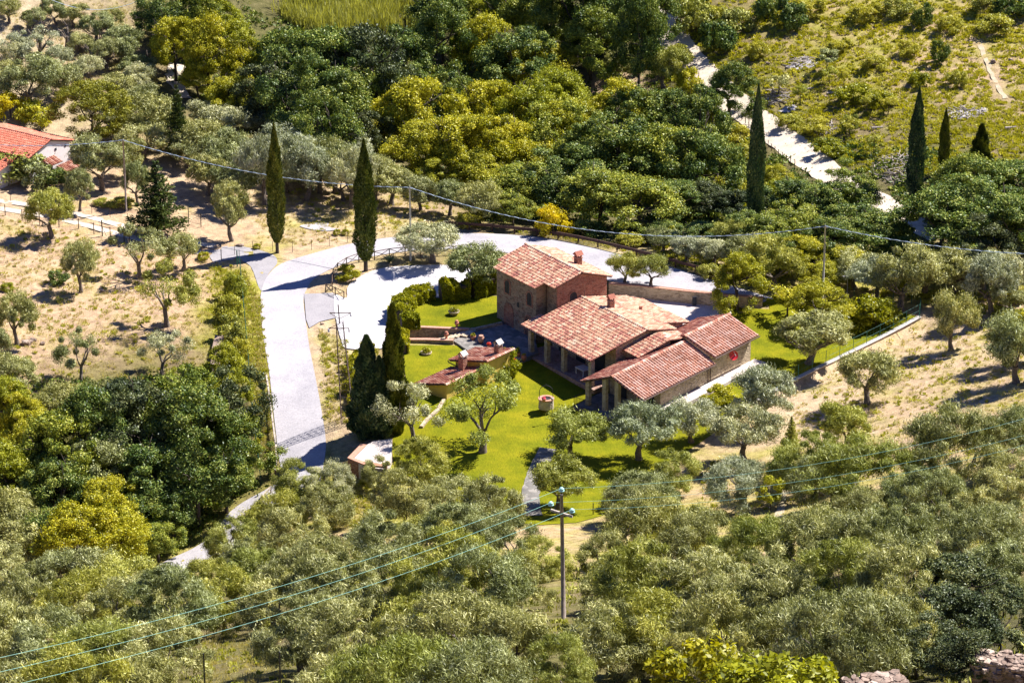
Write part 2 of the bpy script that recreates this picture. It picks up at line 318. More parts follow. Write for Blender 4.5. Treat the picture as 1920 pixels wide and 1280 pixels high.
GX, GY = np.meshgrid(gx, gy); GZ = hs(GX, GY)
zone = np.zeros(GX.shape+(4,)); zone[..., 0] = .45; zone[..., 2] = .15; zone[..., 3] = 1
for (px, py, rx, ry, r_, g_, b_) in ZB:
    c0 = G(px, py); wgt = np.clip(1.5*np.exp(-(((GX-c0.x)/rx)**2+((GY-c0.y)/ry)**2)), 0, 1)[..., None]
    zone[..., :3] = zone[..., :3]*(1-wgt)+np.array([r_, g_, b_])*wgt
wob = .12*np.sin(GX*1.9+np.sin(GY*1.1))*np.sin(GY*1.5+1.3*np.sin(GX*.8))
far = np.clip((np.abs(GX)-24)/6, 0, 1)+np.clip((GY-348)/8, 0, 1)+np.clip((262-GY)/6, 0, 1)
far = np.where((GX > -20) & (GX < 48) & (GY > 284) & (GY < 352), 0, far)
GZ = GZ+wob*np.clip(far, 0, 1)
ny, nx = GX.shape; idx = np.arange(ny*nx).reshape(ny, nx)
faces = np.c_[idx[:-1, :-1].ravel(), idx[:-1, 1:].ravel(), idx[1:, 1:].ravel(), idx[1:, :-1].ravel()]
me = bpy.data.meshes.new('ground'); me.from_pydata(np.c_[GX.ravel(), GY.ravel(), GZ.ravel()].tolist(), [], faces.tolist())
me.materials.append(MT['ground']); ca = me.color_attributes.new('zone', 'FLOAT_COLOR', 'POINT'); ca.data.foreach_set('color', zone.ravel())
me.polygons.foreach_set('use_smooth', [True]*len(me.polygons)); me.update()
tag(link('ground', me), kind='structure')
def drape(name, poly, mat, off=.05, kind='structure', z=None, step=1.0, skirt=0):
    """sheet over a polygon of world (x, y); z None = follow the ground"""
    poly = [(p[0], p[1]) for p in poly]; pts = []
    for i, a in enumerate(poly):
        b = poly[(i+1) % len(poly)]; n = max(1, int(math.hypot(b[0]-a[0], b[1]-a[1])/step))
        for k in range(n): pts.append((a[0]+(b[0]-a[0])*k/n, a[1]+(b[1]-a[1])*k/n))
    nb = len(pts); edges = [(i, (i+1) % nb) for i in range(nb)]
    xs = np.array([p[0] for p in pts]); ys = np.array([p[1] for p in pts])
    qx, qy = np.meshgrid(np.arange(xs.min(), xs.max(), step), np.arange(ys.min(), ys.max(), step)); qx = qx.ravel(); qy = qy.ravel()
    k = inside(qx, qy, pts); qx = qx[k]; qy = qy[k]
    allp = pts+list(zip(qx.tolist(), qy.tolist()))
    vs, es, fs, *_ = delaunay_2d_cdt([Vector(p) for p in allp], edges, [], 1, 1e-4)
    V = np.array([list(v) for v in vs]); zz = hs(V[:, 0], V[:, 1])+off if z is None else np.full(len(V), z)
    mb = MB(); mb.v = [tuple(r) for r in np.c_[V, zz].tolist()]; mb.f = [tuple(f) for f in fs]
    # make faces point up
    out = []
    for f in mb.f:
        a, b_, c_ = (Vector(mb.v[i]) for i in f[:3])
        out.append(f if (b_-a).cross(c_-a).z > 0 else f[::-1])
    mb.f = out; mb.r = [.5]*len(out)
    if skirt:
        for i in range(nb):
            a = pts[i]; b_ = pts[(i+1) % nb]; za = (z if z is not None else h(*a)+off); zb = (z if z is not None else h(*b_)+off)
            mb.face([(a[0], a[1], za), (b_[0], b_[1], zb), (b_[0], b_[1], zb-skirt), (a[0], a[1], za-skirt)], .5)
    o = mb.build(name, mat); tag(o, kind=kind); return o
def smooth_line(pts, n=6):
    pts = [Vector(p) for p in pts]; out = []
    for i in range(len(pts)-1):
        p0, p1, p2, p3 = pts[max(i-1, 0)], pts[i], pts[i+1], pts[min(i+2, len(pts)-1)]
        for k in range(n):
            t_ = k/n; out.append(.5*((2*p1)+(p2-p0)*t_+(2*p0-5*p1+4*p2-p3)*t_*t_+(3*p1-p0-3*p2+p3)*t_**3))
    out.append(pts[-1]); return out
def strip(line, wd, jit=0.0):
    L = []; R = []
    for i, p in enumerate(line):
        a = line[max(i-1, 0)]; b_ = line[min(i+1, len(line)-1)]; d = Vector((b_.x-a.x, b_.y-a.y)).normalized(); n_ = Vector((-d.y, d.x))
        w_ = wd/2*(1+random.uniform(-jit, jit)); L.append((p.x+n_.x*w_, p.y+n_.y*w_)); w_ = wd/2*(1+random.uniform(-jit, jit)); R.append((p.x-n_.x*w_, p.y-n_.y*w_))
    return L+R[::-1]
def GP(pts): return [G(*p) for p in pts]
outer = smooth_line(GP([(545,905),(527,878),(516,800),(505,700),(495,640),(488,585),(490,548),(502,518),(530,494),(600,472),(665,456),(740,445),(850,438),(950,440),(1030,448),(1100,462),(1180,482),(1260,502),(1330,524),(1400,545),(1450,560)]))
inner = smooth_line(GP([(1432,567),(1330,552),(1240,540),(1142,527),(1060,505),(985,482),(930,472),(850,467),(780,470),(700,481),(640,497),(592,521),(574,545),(569,565),(573,600),(580,650),(590,700),(603,770),(611,830),(606,875),(600,905)]))
drape('road', outer+inner, MT['asphalt'], .05)
drape('driveway_apron', GP([(570,552),(625,550),(629,580),(629,597),(600,604),(580,616),(574,600)]), MT['greyasphalt'], .09)
drape('gravel_lot', smooth_line(GP([(626,551),(650,560),(655,535),(700,509),(760,500),(850,499),(885,508),(905,530),(880,560),(815,560),(770,575),(745,600),(750,625),(745,648),(715,655),(652,655),(640,640),(630,600),(626,575)]), 4), MT['gravel'], .12)
track = smooth_line(GP([(-20,382),(60,393),(140,409),(220,430),(300,450),(350,461),(400,470)]))
def off_line(line, o_):
    q = strip(line, 2*o_); return [Vector((x, y, 0)) for x, y in q[:len(line)]]
drape('dirt_track', strip(off_line(track, 1.1), 1.1, .12), MT['dirt'], .06)
drape('dirt_track', strip(off_line(track, -1.1), 1.1, .12), MT['dirt'], .06)
drape('track_junction', smooth_line(GP([(385,470),(440,461),(505,475),(520,492),(503,515),(489,545),(470,500),(440,488),(400,492)]), 4), MT['greyasphalt'], .04)
dr = smooth_line(GP([(1235,10),(1247,45),(1266,78),(1292,112),(1330,150),(1372,190),(1420,226),(1468,262),(1522,302),(1570,337),(1640,377),(1700,412),(1770,445)]))
drape('dirt_road', strip(dr, 4.0, .08), MT['dirt'], .1)
drape('lower_road', strip(smooth_line(GP([(573,905),(520,935),(470,965),(440,1005),(395,1035),(345,1058),(280,1085)])), 4.6), MT['asphalt'], .08)
drape('footpath', strip(smooth_line(GP([(1836,80),(1850,115),(1862,145),(1885,185)])), .6, .35), MT['tan'], .05)
drape('footpath', strip(smooth_line(GP([(1474,905),(1466,940),(1458,985),(1448,1010)])), .8, .35), MT['tan'], .06)
drape('footpath', strip(smooth_line(GP([(330,120),(328,150),(345,185)])), 2.0, .3), MT['dirt'], .1)
lawn_poly = GP([(757,648),(758,690),(770,760),(740,800),(735,845),(740,880),(790,905),(900,960),(1000,985),(1080,980),(1150,960),(1230,880),(1290,845),(1335,815),(1345,785)])+list(RWALL)+GP([(1640,572),(1580,562),(1440,556),(1370,572),(1372,590),(1250,620),(1000,645),(900,652),(848,648)])
drape('lawn', lawn_poly, MT['lawn'], .05)
drape('upper_lawn', [P(*p, .6) for p in [(742,612),(748,590),(790,556),(830,545),(932,545),(941,603),(905,610),(881,614),(782,610),(757,612)]], MT['lawn'], z=.6, skirt=1.6)
drape('courtyard', [P(*p, .4) for p in [(850,638),(884,619),(941,606),(1000,625),(1010,661),(975,674),(920,668),(880,659)]], MT['flag'], z=.4, skirt=.6)
drape('back_yard', [P(*p, .3) for p in [(1142,553),(1250,561),(1366,574),(1372,588),(1360,604),(1300,625),(1200,600),(1130,570)]], MT['lightpave'], z=.3, skirt=.5)
st = smooth_line(GP([(1028,842),(1012,872),(1000,905),(994,935),(1000,968)]))
drape('stone_path', strip(st, 1.7, .05), MT['flag'], .10)
for q in [(1505,120,1.9,3),(1810,213,2.5,4),(1452,186,1.6,2),(595,425,1.6,2),(1480,205,1.2,1.5),(605,430,1.5,1.2)]:
    c0 = G(q[0], q[1]); drape('ash_patch', [(c0.x+q[2]*math.cos(a)*(1+.25*math.sin(3*a+q[0])), c0.y+.5*q[3]*math.sin(a)*(1+.25*math.cos(2*a+q[0]))) for a in np.linspace(0, 2*math.pi, 22)[:-1]], MT['ash'], .09)
# ------------------------------------------------------------ roof / wall builders
class Fr:                                                  # local building frame: (a along, b across to the lower right, z)
    def __init__(s, o, deg):
        s.o = o; r = math.radians(deg); s.a = Vector((math.cos(r), math.sin(r), 0)); s.b = Vector((math.sin(r), -math.cos(r), 0)); s.r = r
    def __call__(s, a, b, z): return Vector((s.o.x, s.o.y, 0))+s.a*a+s.b*b+Vector((0, 0, z))
def tiled(mb, p0, p1, q0, keep=None, tw=.30, tl=.42, bias=0.0, spread=.75):
    """p0,p1 eave corners, q0 top corner above p0"""
    p0, p1, q0 = Vector(p0), Vector(p1), Vector(q0); L = (p1-p0).length; W = (q0-p0).length; e = (p1-p0)/L; s = (q0-p0)/W; n = e.cross(s).normalized()
    if n.z < 0: n = -n
    nc = max(1, round(L/tw)); nr = max(1, round(W/tl)); cw_ = L/nc; rw = W/nr; r = cw_*.36
    for i in range(nc):
        for j in range(nr):
            if keep and not keep((i+.5)*cw_, (j+.5)*rw): continue
            rv = min(1, max(0, .5+bias+spread*(random.betavariate(1.6, 1.6)-.5))); w0 = j*rw-.06; w1 = (j+1)*rw; jx = random.uniform(-.015, .015)
            c0 = p0+e*((i+.5)*cw_+jx)+s*w0+n*(.05+random.uniform(0, .015)); c1 = p0+e*((i+.5)*cw_)+s*w1+n*.02
            ring0 = []; ring1 = []
            for k in range(5):
                a = math.pi*k/4; ring0.append(c0+e*(math.cos(a)*r)+n*(math.sin(a)*r)); ring1.append(c1+e*(math.cos(a)*r*.85)+n*(math.sin(a)*r*.8))
            mb.mesh(ring0+ring1, [(k, k+1, k+6, k+5) for k in range(4)]+[(0, 1, 2, 3, 4)], rv)
            # channel tile
            b0 = p0+e*(i*cw_)+s*w0+n*.02; b1 = b0+e*cw_; mb.face([b0, b1, b1+s*(rw+.06)-n*.015, b0+s*(rw+.06)-n*.015], max(0, rv*.28))
def ridge(mb, a, b, r=.14, tl=.42):
    a, b = Vector(a), Vector(b); L = (b-a).length; d = (b-a)/L; sd = d.cross(Vector((0, 0, 1))).normalized(); n = max(1, int(L/tl))
    for i in range(n):
        s0 = a+d*(i*L/n-.04)+Vector((0, 0, .03)); s1 = a+d*((i+1)*L/n); r0 = r*1.08; rv = random.uniform(.35, 1)
        R0 = [s0+sd*(math.cos(math.pi*k/4)*r0)+Vector((0, 0, math.sin(math.pi*k/4)*r0)) for k in range(5)]
        R1 = [s1+sd*(math.cos(math.pi*k/4)*r)+Vector((0, 0, math.sin(math.pi*k/4)*r)) for k in range(5)]
        mb.mesh(R0+R1, [(k, k+1, k+6, k+5) for k in range(4)]+[(0, 1, 2, 3, 4)], rv)
def quad_slab(mb, pts, th, r=None):
    pts = [Vector(p) for p in pts]; lo = [p-Vector((0, 0, th)) for p in pts]; mb.prism(lo, pts, r)
def poly_ext(mb, f, prof, v0, v1, along='b', r=None):
    """profile points (t, z) in one local axis, extruded along the other"""
    if along == 'b': A = [f(t_, v0, z_) for t_, z_ in prof]; B = [f(t_, v1, z_) for t_, z_ in prof]
    else: A = [f(v0, t_, z_) for t_, z_ in prof]; B = [f(v1, t_, z_) for t_, z_ in prof]
    mb.prism(A, B, r)
def lbox(mb, f, a0, a1, b0, b1, z0, z1, r=None):
    q = [(a0, b0), (a1, b0), (a1, b1), (a0, b1)]; mb.prism([f(a, b, z0) for a, b in q], [f(a, b, z1) for a, b in q], r)
def arch_shape(f, at, w_, z0, zs, axis, pos, d0, d1, n=8, rise=None):
    """arched outline: centre 'at', width w_, sill z0, spring zs; plane axis 'a' or 'b' fixed at pos; returns rings at depth d0,d1"""
    rise = w_/2 if rise is None else rise
    pr = [(at-w_/2, z0), (at+w_/2, z0)]+[(at+w_/2*math.cos(math.pi*k/n), zs+rise*math.sin(math.pi*k/n)) for k in range(n+1)]
    mk = (lambda t_, z_, d: f(pos+d, t_, z_)) if axis == 'a' else (lambda t_, z_, d: f(t_, pos+d, z_))
    return [mk(t_, z_, d0) for t_, z_ in pr], [mk(t_, z_, d1) for t_, z_ in pr]
def arched_window(parent, f, at, w_, z0, zs, axis, pos, out, frame_mat, name='window', pane_mat='pane', rise=None):
    sg = out; fr = MB(); A, B = arch_shape(f, at, w_, z0, zs, axis, pos, -.02*sg, .05*sg, rise=rise); A2, B2 = arch_shape(f, at, w_+.36, z0-.12, zs, axis, pos, -.02*sg, .05*sg, rise=None if rise is None else rise+.15)
    n = len(A)
    for k in range(n):
        k2 = (k+1) % n; fr.face([B[k], B[k2], B2[k2], B2[k]]); fr.face([A[k], A[k2], B[k2], B[k]]); fr.face([A2[k], A2[k2], B2[k2], B2[k]])
    fo = fr.build(name, MT[frame_mat], parent); pm = MB(); A, B = arch_shape(f, at, w_, z0, zs, axis, pos, -.02*sg, .015*sg, rise=rise); pm.prism(A, B)
    po = pm.build('pane' if name == 'window' else 'leaf', MT[pane_mat], fo)
    if name == 'window':
        bm_ = MB(); mk = (lambda t_, z_, d: f(pos+d, t_, z_)) if axis == 'a' else (lambda t_, z_, d: f(t_, pos+d, z_))
        bm_.tube([mk(at, z0, .03*sg), mk(at, zs+w_/2*.9, .03*sg)], .02, 4)
        for q in (.33, .66): bm_.tube([mk(at-w_/2, z0+(zs-z0)*q*1.2, .03*sg), mk(at+w_/2, z0+(zs-z0)*q*1.2, .03*sg)], .015, 4)
        bm_.build('glazing_bar', MT['dark'], fo)
    return fo
def chimney(parent, f, a, b, z0, hh, w_=.6, mat='brick'):
    m_ = MB(); lbox(m_, f, a-w_/2, a+w_/2, b-w_/2, b+w_/2, z0-.6, z0+hh); o = m_.build('chimney', MT[mat], parent)
    c = MB(); lbox(c, f, a-w_/2-.06, a+w_/2+.06, b-w_/2-.06, b+w_/2+.06, z0+hh, z0+hh+.08)
    for sa, sb in ((-1,-1),(1,-1),(1,1),(-1,1)): lbox(c, f, a+sa*w_*.36-.07, a+sa*w_*.36+.07, b+sb*w_*.36-.07, b+sb*w_*.36+.07, z0+hh+.08, z0+hh+.36)
    c.build('chimney_collar', MT['capbrick'], o)
    t_ = MB(); zc = z0+hh+.36; e = w_/2+.12
    poly_ext(t_, f, [(b-e, zc), (b+e, zc), (b, zc+.38)], a-e, a+e, along='a'); t_.build('chimney_cap', MT['tilered'], o)
    return o
# ------------------------------------------------------------ farmhouse
O = P(1092, 511, 7.6); f = Fr(Vector((O.x, O.y, 0)), 35)
house = empty('farmhouse', f(-1, 3, .2), 'stone farmhouse with a two-storey tower and a long tiled porch roof at garden centre', 'house')
def rz(a, zr, s_, ra=0.0): return zr-abs(a-ra)*s_
zt, stt = 7.6, .27        # tower ridge
tw_ = MB()
poly_ext(tw_, f, [(-3.0, -.2), (3.3, -.2), (3.3, rz(3.3, zt, .33)-.12), (0, zt-.12), (-3.0, rz(3.0, zt, stt)-.12)], -9.9, -.35, 'b', .4)
poly_ext(tw_, f, [(-4.3, -.2), (-2.98, -.2), (-2.98, rz(2.98, zt, stt)-.13), (-4.3, rz(4.3, zt, stt)-.13)], -9.3, -2.2, 'b', .4)
tw_.build('wall', MT['stone'], house)
gw = MB(); poly_ext(gw, f, [(-3.02, -.2), (3.32, -.2), (3.32, rz(3.3, zt, .33)-.11), (0, zt-.11), (-3.02, rz(3.0, zt, stt)-.11)], -.35, -.2, 'b', .4)
o = gw.build('wall', MT['brick'], house); o['label'] = 'reddish brick gable wall of the tower'
rf = MB()
def eave(a, zr, s_): return zr-abs(a)*s_
# left slope with the projecting bay, right slope
tiled(rf, f(-4.75, -10.2, eave(4.75, zt, stt)), f(-4.75, 0.05, eave(4.75, zt, stt)), f(0, -10.2, zt), keep=lambda x, y: (.9 <= x <= 8.3) or y > 1.35)
tiled(rf, f(3.85, -10.2, eave(3.85, zt, .33)), f(3.85, 0.05, eave(3.85, zt, .33)), f(0, -10.2, zt), bias=.06, spread=.6)
ridge(rf, f(0, -10.2, zt+.02), f(0, .08, zt+.02))
roof_t = rf.build('roof', MT['tile'], house)
rs = MB()
quad_slab(rs, [f(-3.4, -10.15, eave(3.4, zt, stt)-.01), f(-3.4, 0, eave(3.4, zt, stt)-.01), f(0, 0, zt-.01), f(0, -10.15, zt-.01)], .12)
quad_slab(rs, [f(-4.7, -9.3+.05, eave(4.7, zt, stt)-.01), f(-4.7, -1.95, eave(4.7, zt, stt)-.01), f(-3.4, -1.95, eave(3.4, zt, stt)-.01), f(-3.4, -9.25, eave(3.4, zt, stt)-.01)], .1)
quad_slab(rs, [f(0, -10.15, zt-.01), f(0, 0, zt-.01), f(3.8, 0, eave(3.8, zt, .33)-.01), f(3.8, -10.15, eave(3.8, zt, .33)-.01)], .12)
rs.build('eave_board', MT['wood'], roof_t)
chimney(roof_t, f, 2.0, -3.5, 7.0, .75, .62)
for bb, z0, zs in ((-7.35, 3.95, 4.95), (-3.35, 3.85, 4.85)): arched_window(house, f, bb, .85, z0, zs, 'a', -4.3, -1, 'brick')
arched_window(house, f, -1.0, .95, 4.35, 5.15, 'b', -.2, 1, 'brick')
arched_window(house, f, -7.1, 1.35, .4, 2.1, 'a', -4.3, -1, 'brick', 'door', 'brick')
arched_window(house, f, -3.5, 1.2, .4, 2.0, 'a', -4.3, -1, 'brick', 'door', 'shutter')
mm = MB(); lbox(mm, f, -4.33, -4.2, -5.6, -5.2, 3.0, 3.5); mm.build('vent', MT['pane'], house)
mm = MB(); mm.tube([f(-3.05, -2.12, 6.5), f(-3.05, -2.12, 3.2)], .05); mm.build('downpipe', MT['gutter'], house)
# porch block
zr, s1 = 4.85, .235
body = MB(); poly_ext(body, f, [(-3.6, 0), (6.3, 0), (6.3, zr-.12-6.3*.2), (0, zr-.12), (-3.6, zr-3.6*s1-.12)], -.2, 8.9, 'b', .4)
poly_ext(body, f, [(-3.6, 0), (3.1, 0), (3.1, zr-.12-3.1*.2), (0, zr-.12), (-3.6, zr-3.6*s1-.12)], 8.9, 10.7, 'b', .4)
body.build('wall', MT['palestone'], house)
rf = MB()
tiled(rf, f(-7.1, -.9, zr-7.1*s1), f(-7.1, 11.2, zr-7.1*s1), f(0, -.9, zr), keep=lambda x, y: x > .7 or y < 2.6)
tiled(rf, f(6.9, -.1, zr-6.9*.2), f(6.9, 11.2, zr-6.9*.2), f(0, -.1, zr), keep=lambda x, y: (x < 9.2 or y > 3.5) and (x+y > 1.5), bias=.06, spread=.6)
ridge(rf, f(0, -.2, zr+.02), f(0, 11.25, zr+.02))
roof_m = rf.build('roof', MT['tile'], house)
rs = MB()
quad_slab(rs, [f(-7.05, -.2, zr-7.05*s1-.01), f(-7.05, 11.15, zr-7.05*s1-.01), f(0, 11.15, zr-.01), f(0, -.2, zr-.01)], .12)
quad_slab(rs, [f(0, -.2, zr-.01), f(0, 11.15, zr-.01), f(3.4, 11.15, zr-3.4*.2-.01), f(3.4, -.2, zr-3.4*.2-.01)], .12)
quad_slab(rs, [f(3.4, -.1, zr-3.4*.2-.012), f(3.4, 9.1, zr-3.4*.2-.012), f(6.85, 9.1, zr-6.85*.2-.012), f(6.85, -.1, zr-6.85*.2-.012)], .1)
rs.build('eave_board', MT['wood'], roof_m)
mm = MB(); mm.tube([f(-7.2, -.8, zr-7.15*s1-.05), f(-7.2, 11.2, zr-7.15*s1-.05)], .07); mm.build('gutter', MT['gutter'], roof_m)
chimney(roof_m, f, .95, 3.7, 4.6, .85, .55)
mm = MB(); lbox(mm, f, 3.9, 4.15, 4.6, 4.85, 3.9, 4.5); mm.build('vent_pipe', MT['terra'], roof_m)
mm = MB(); mm.tube([f(1.9, 4.0, 4.3), f(1.9, 4.0, 5.0)], .04); mm.build('flue', MT['concrete'], roof_m)
mm = MB(); mm.tube([f(.2, 0.1, 4.8), f(.2, 0.1, 5.6)], .03, 5); mm.build('antenna', MT['dark'], roof_m)
fl = MB(); lbox(fl, f, -7.0, -3.55, -.8, 11.6, -.3, .16); fl.build('porch_floor', MT['tilefloor'], house)
for v_ in (0.1, 2.95, 5.9, 10.55):
    mm = MB(); lbox(mm, f, -6.75, -6.3, v_-.24, v_+.24, .16, zr-6.5*s1-.12); mm.build('pillar', MT['pillar'], house)
mm = MB(); lbox(mm, f, -6.68, -6.4, -.3, 10.9, zr-6.5*s1-.34, zr-6.5*s1-.13); mm.build('beam', MT['wood'], house)
for v0, v1, zz in ((1.0, 2.3, 2.3), (4.0, 5.6, 2.3), (7.2, 8.9, 2.35)):
    mm = MB(); lbox(mm, f, -3.68, -3.5, v0, v1, .17, zz); mm.build('door', MT['pane'], house)
mm = MB(); lbox(mm, f, -2.4, -1.5, 10.65, 10.78, .2, 2.3); mm.build('door', MT['shutter'], house)
# small lower roof at the gable end
lk = MB(); poly_ext(lk, f, [(-2.3, 0), (1.6, 0), (1.6, 4.2-.12), (-2.3, 3.45-.12)], 10.7, 12.9, 'b', .4); lk.build('wall', MT['palestone'], house)
rf = MB(); tiled(rf, f(-2.8, 10.75, 3.25), f(-2.8, 13.4, 3.25), f(1.2, 10.75, 4.25)); tiled(rf, f(3.6, 10.75, 3.9), f(3.6, 13.4, 3.9), f(1.2, 10.75, 4.25), bias=.15)
o = rf.build('roof', MT['tile'], house); o['label'] = 'small lower tiled roof at the gable end'
rs = MB(); quad_slab(rs, [f(-2.75, 10.8, 3.23), f(-2.75, 13.35, 3.23), f(1.2, 13.35, 4.23), f(1.2, 10.8, 4.23)], .1); quad_slab(rs, [f(1.2, 10.8, 4.23), f(1.2, 13.35, 4.23), f(3.55, 13.35, 3.88), f(3.55, 10.8, 3.88)], .1)
rs.build('eave_board', MT['wood'], o)
for v_ in (12.7,):
    mm = MB(); lbox(mm, f, -2.6, -2.25, v_-.18, v_+.18, 0, 3.25); mm.build('pillar', MT['pillar'], house)
# ------------------------------------------------------------ annex wing
Wp = P(1149, 706, 3.75); g_ = Fr(Vector((Wp.x, Wp.y, 0)), 50.8)
wing = empty('annex', g_(9, 0, 0), 'long stone annex with two stepped striped tile roofs and an open front porch', 'building')
za, sa = 3.75, .39; zb, sb = 4.3, .36
wl = MB(); poly_ext(wl, g_, [(-3.35, -1.5), (3.0, -1.5), (3.0, za-3.0*sa-.1), (0, za-.1), (-3.35, za-3.35*sa-.1)], 3.9, 12.0, 'a', .4)
poly_ext(wl, g_, [(-3.35, -.3), (3.05, -.3), (3.05, zb-3.05*sb-.1), (0, zb-.1), (-3.35, zb-3.35*sb-.1)], 12.0, 19.2, 'a', .4)
wl.build('wall', MT['palestone'], wing)
rf = MB()
tiled(rf, g_(-.2, 3.75, za-3.75*sa), g_(12.0, 3.75, za-3.75*sa), g_(-.2, 0, za), bias=.22, spread=.5, tw=.4)
tiled(rf, g_(-.2, -3.85, za-3.85*sa), g_(12.0, -3.85, za-3.85*sa), g_(-.2, 0, za), bias=-.15, tw=.33)
ridge(rf, g_(-.25, 0, za+.03), g_(12.0, 0, za+.03), .17); ra = rf.build('roof', MT['tilered'], wing)
rs = MB(); quad_slab(rs, [g_(-.15, 3.7, za-3.7*sa), g_(11.95, 3.7, za-3.7*sa), g_(11.95, 0, za-.01), g_(-.15, 0, za-.01)], .12); quad_slab(rs, [g_(-.15, 0, za-.01), g_(11.95, 0, za-.01), g_(11.95, -3.8, za-3.8*sa), g_(-.15, -3.8, za-3.8*sa)], .12); rs.build('eave_board', MT['wood'], ra)
rf = MB()
tiled(rf, g_(11.9, 3.7, zb-3.7*sb), g_(19.6, 3.7, zb-3.7*sb), g_(11.9, 0, zb), bias=.22, spread=.5, tw=.4)
tiled(rf, g_(11.9, -3.8, zb-3.8*sb), g_(19.6, -3.8, zb-3.8*sb), g_(11.9, 0, zb), bias=-.15, tw=.33)
ridge(rf, g_(11.85, 0, zb+.03), g_(19.65, 0, zb+.03), .17); rb = rf.build('roof', MT['tilered'], wing)
rs = MB(); quad_slab(rs, [g_(11.95, 3.65, zb-3.65*sb), g_(19.55, 3.65, zb-3.65*sb), g_(19.55, 0, zb-.01), g_(11.95, 0, zb-.01)], .12); quad_slab(rs, [g_(11.95, 0, zb-.01), g_(19.55, 0, zb-.01), g_(19.55, -3.75, zb-3.75*sb), g_(11.95, -3.75, zb-3.75*sb)], .12); rs.build('eave_board', MT['wood'], rb)
for rr, a0, a1, zz, ss in ((ra, -.2, 12.0, za, sa), (rb, 11.9, 19.6, zb, sb)):
    mm = MB(); mm.tube([g_(a0, 3.86, zz-3.84*ss-.03), g_(a1, 3.86, zz-3.84*ss-.03)], .075); mm.build('gutter', MT['gutter'], rr)
for a_ in (11.7, 12.15):
    mm = MB(); zz = 2.15 if a_ < 12 else 2.8; mm.tube([g_(a_, 3.86, zz+.05), g_(a_, 3.12, zz-.3), g_(a_, 3.12, 0)], .05); mm.build('downpipe', MT['gutter'], wing)
for (a_, b_) in ((.25, -3.2), (.25, -1.1), (.25, .45), (.25, 3.1)):
    mm = MB(); lbox(mm, g_, a_-.22, a_+.22, b_-.22, b_+.22, -1.0, za-abs(b_)*sa-.13); mm.build('pillar', MT['pillar'], wing)
mm = MB(); lbox(mm, g_, -.9, 3.9, -4.2, 3.3, -1.8, -.2); o = mm.build('porch_floor', MT['flag'], wing)
mm = MB(); lbox(mm, g_, 3.84, 3.95, -2.4, -1.2, -.19, 1.8); mm.build('door', MT['pane'], wing)
mm = MB(); lbox(mm, g_, 3.84, 3.95, .8, 2.2, -.19, 1.8); mm.build('door', MT['pane'], wing)
mm = MB()
def rail(pts, hh=1.0, sp=.14):
    for i in range(len(pts)-1):
        a, b = Vector(pts[i]), Vector(pts[i+1]); n_ = max(1, int((b-a).length/sp))
        mm.tube([a+Vector((0, 0, hh)), b+Vector((0, 0, hh))], .025, 4); mm.tube([a+Vector((0, 0, .1)), b+Vector((0, 0, .1))], .02, 4)
        for k in range(n_+1): q = a+(b-a)*(k/n_); mm.tube([q, q+Vector((0, 0, hh))], .012 if k % n_ else .03, 4)
rail([g_(-.85, -1.2, -.2), g_(-.85, -4.15, -.2), g_(3.4, -4.15, -.2)]); mm.build('railing', MT['dark'], wing)
# paving beside the annex
pv = MB(); lbox(pv, g_, 2.8, 19.9, 3.05, 4.5, -.5, .1); tag(pv.build('paving', MT['lightpave']), kind='structure')
dish = empty('satellite_dish', g_(15.5, 3.1, 2.1), 'round red satellite dish on the annex side wall', 'satellite dish')
mm = MB(); c0 = g_(15.5, 3.5, 2.0); ax = Vector((.35, -.85, .35)).normalized(); s_ = ax.cross(Vector((0, 0, 1))).normalized(); u_ = ax.cross(s_)
vs = []; fs = []
for i in range(6):
    rr = .5*i/5; dep = .35*(rr*rr)
    for k in range(20): an = 2*math.pi*k/20; vs.append(c0+ax*dep+s_*(rr*math.cos(an))+u_*(rr*math.sin(an)))
for i in range(5):
    for k in range(20): fs.append((i*20+k, i*20+(k+1) % 20, (i+1)*20+(k+1) % 20, (i+1)*20+k))
mm.mesh(vs, fs); mm.build('reflector', MT['red'], dish)
mm = MB(); mm.tube([c0-u_*.5+ax*.1, c0+ax*.55], .02, 5); mm.tube([c0+ax*.5, c0+ax*.62], .05, 8); mm.build('receiver_arm', MT['concrete'], dish)
mm = MB(); mm.tube([g_(15.5, 3.0, 1.9), c0-ax*.01], .03, 6); mm.build('bracket', MT['dark'], dish)
# ------------------------------------------------------------ yellow outbuilding
yb = empty('outbuilding', g_(-4, -15.5, 0), 'small yellow plastered outbuilding with tiled shed roofs behind the climbing bush', 'shed')
mm = MB(); poly_ext(mm, g_, [(-18.3, -.2), (-14.8, -.2), (-14.8, 1.5), (-18.3, .65)], -7.8, -2.4, 'a'); mm.build('wall', MT['yellow'], yb)
mm = MB(); poly_ext(mm, g_, [(-18.2, -.2), (-14.0, -.2), (-14.0, 2.5), (-18.2, 1.6)], -2.4, 1.2, 'a'); mm.build('wall', MT['yellow'], yb)
rf = MB(); tiled(rf, g_(-2.3, -18.8, .58), g_(-8.1, -18.8, .58), g_(-2.3, -14.6, 1.68), bias=-.05); ridge(rf, g_(-8.2, -14.6, 1.66), g_(-2.3, -14.6, 1.66), .15, .28); r1 = rf.build('roof', MT['tilered'], yb)
rs = MB(); quad_slab(rs, [g_(-2.3, -18.7, .57), g_(-8.05, -18.7, .57), g_(-8.05, -14.6, 1.66), g_(-2.3, -14.6, 1.66)], .1); rs.build('eave_board', MT['wood'], r1)
rf = MB(); tiled(rf, g_(1.5, -18.7, 1.55), g_(-2.9, -18.7, 1.55), g_(1.5, -13.7, 2.7), bias=-.05); ridge(rf, g_(-2.9, -13.7, 2.7), g_(1.5, -13.7, 2.7), .14, .3); r2 = rf.build('roof', MT['tilered'], yb)
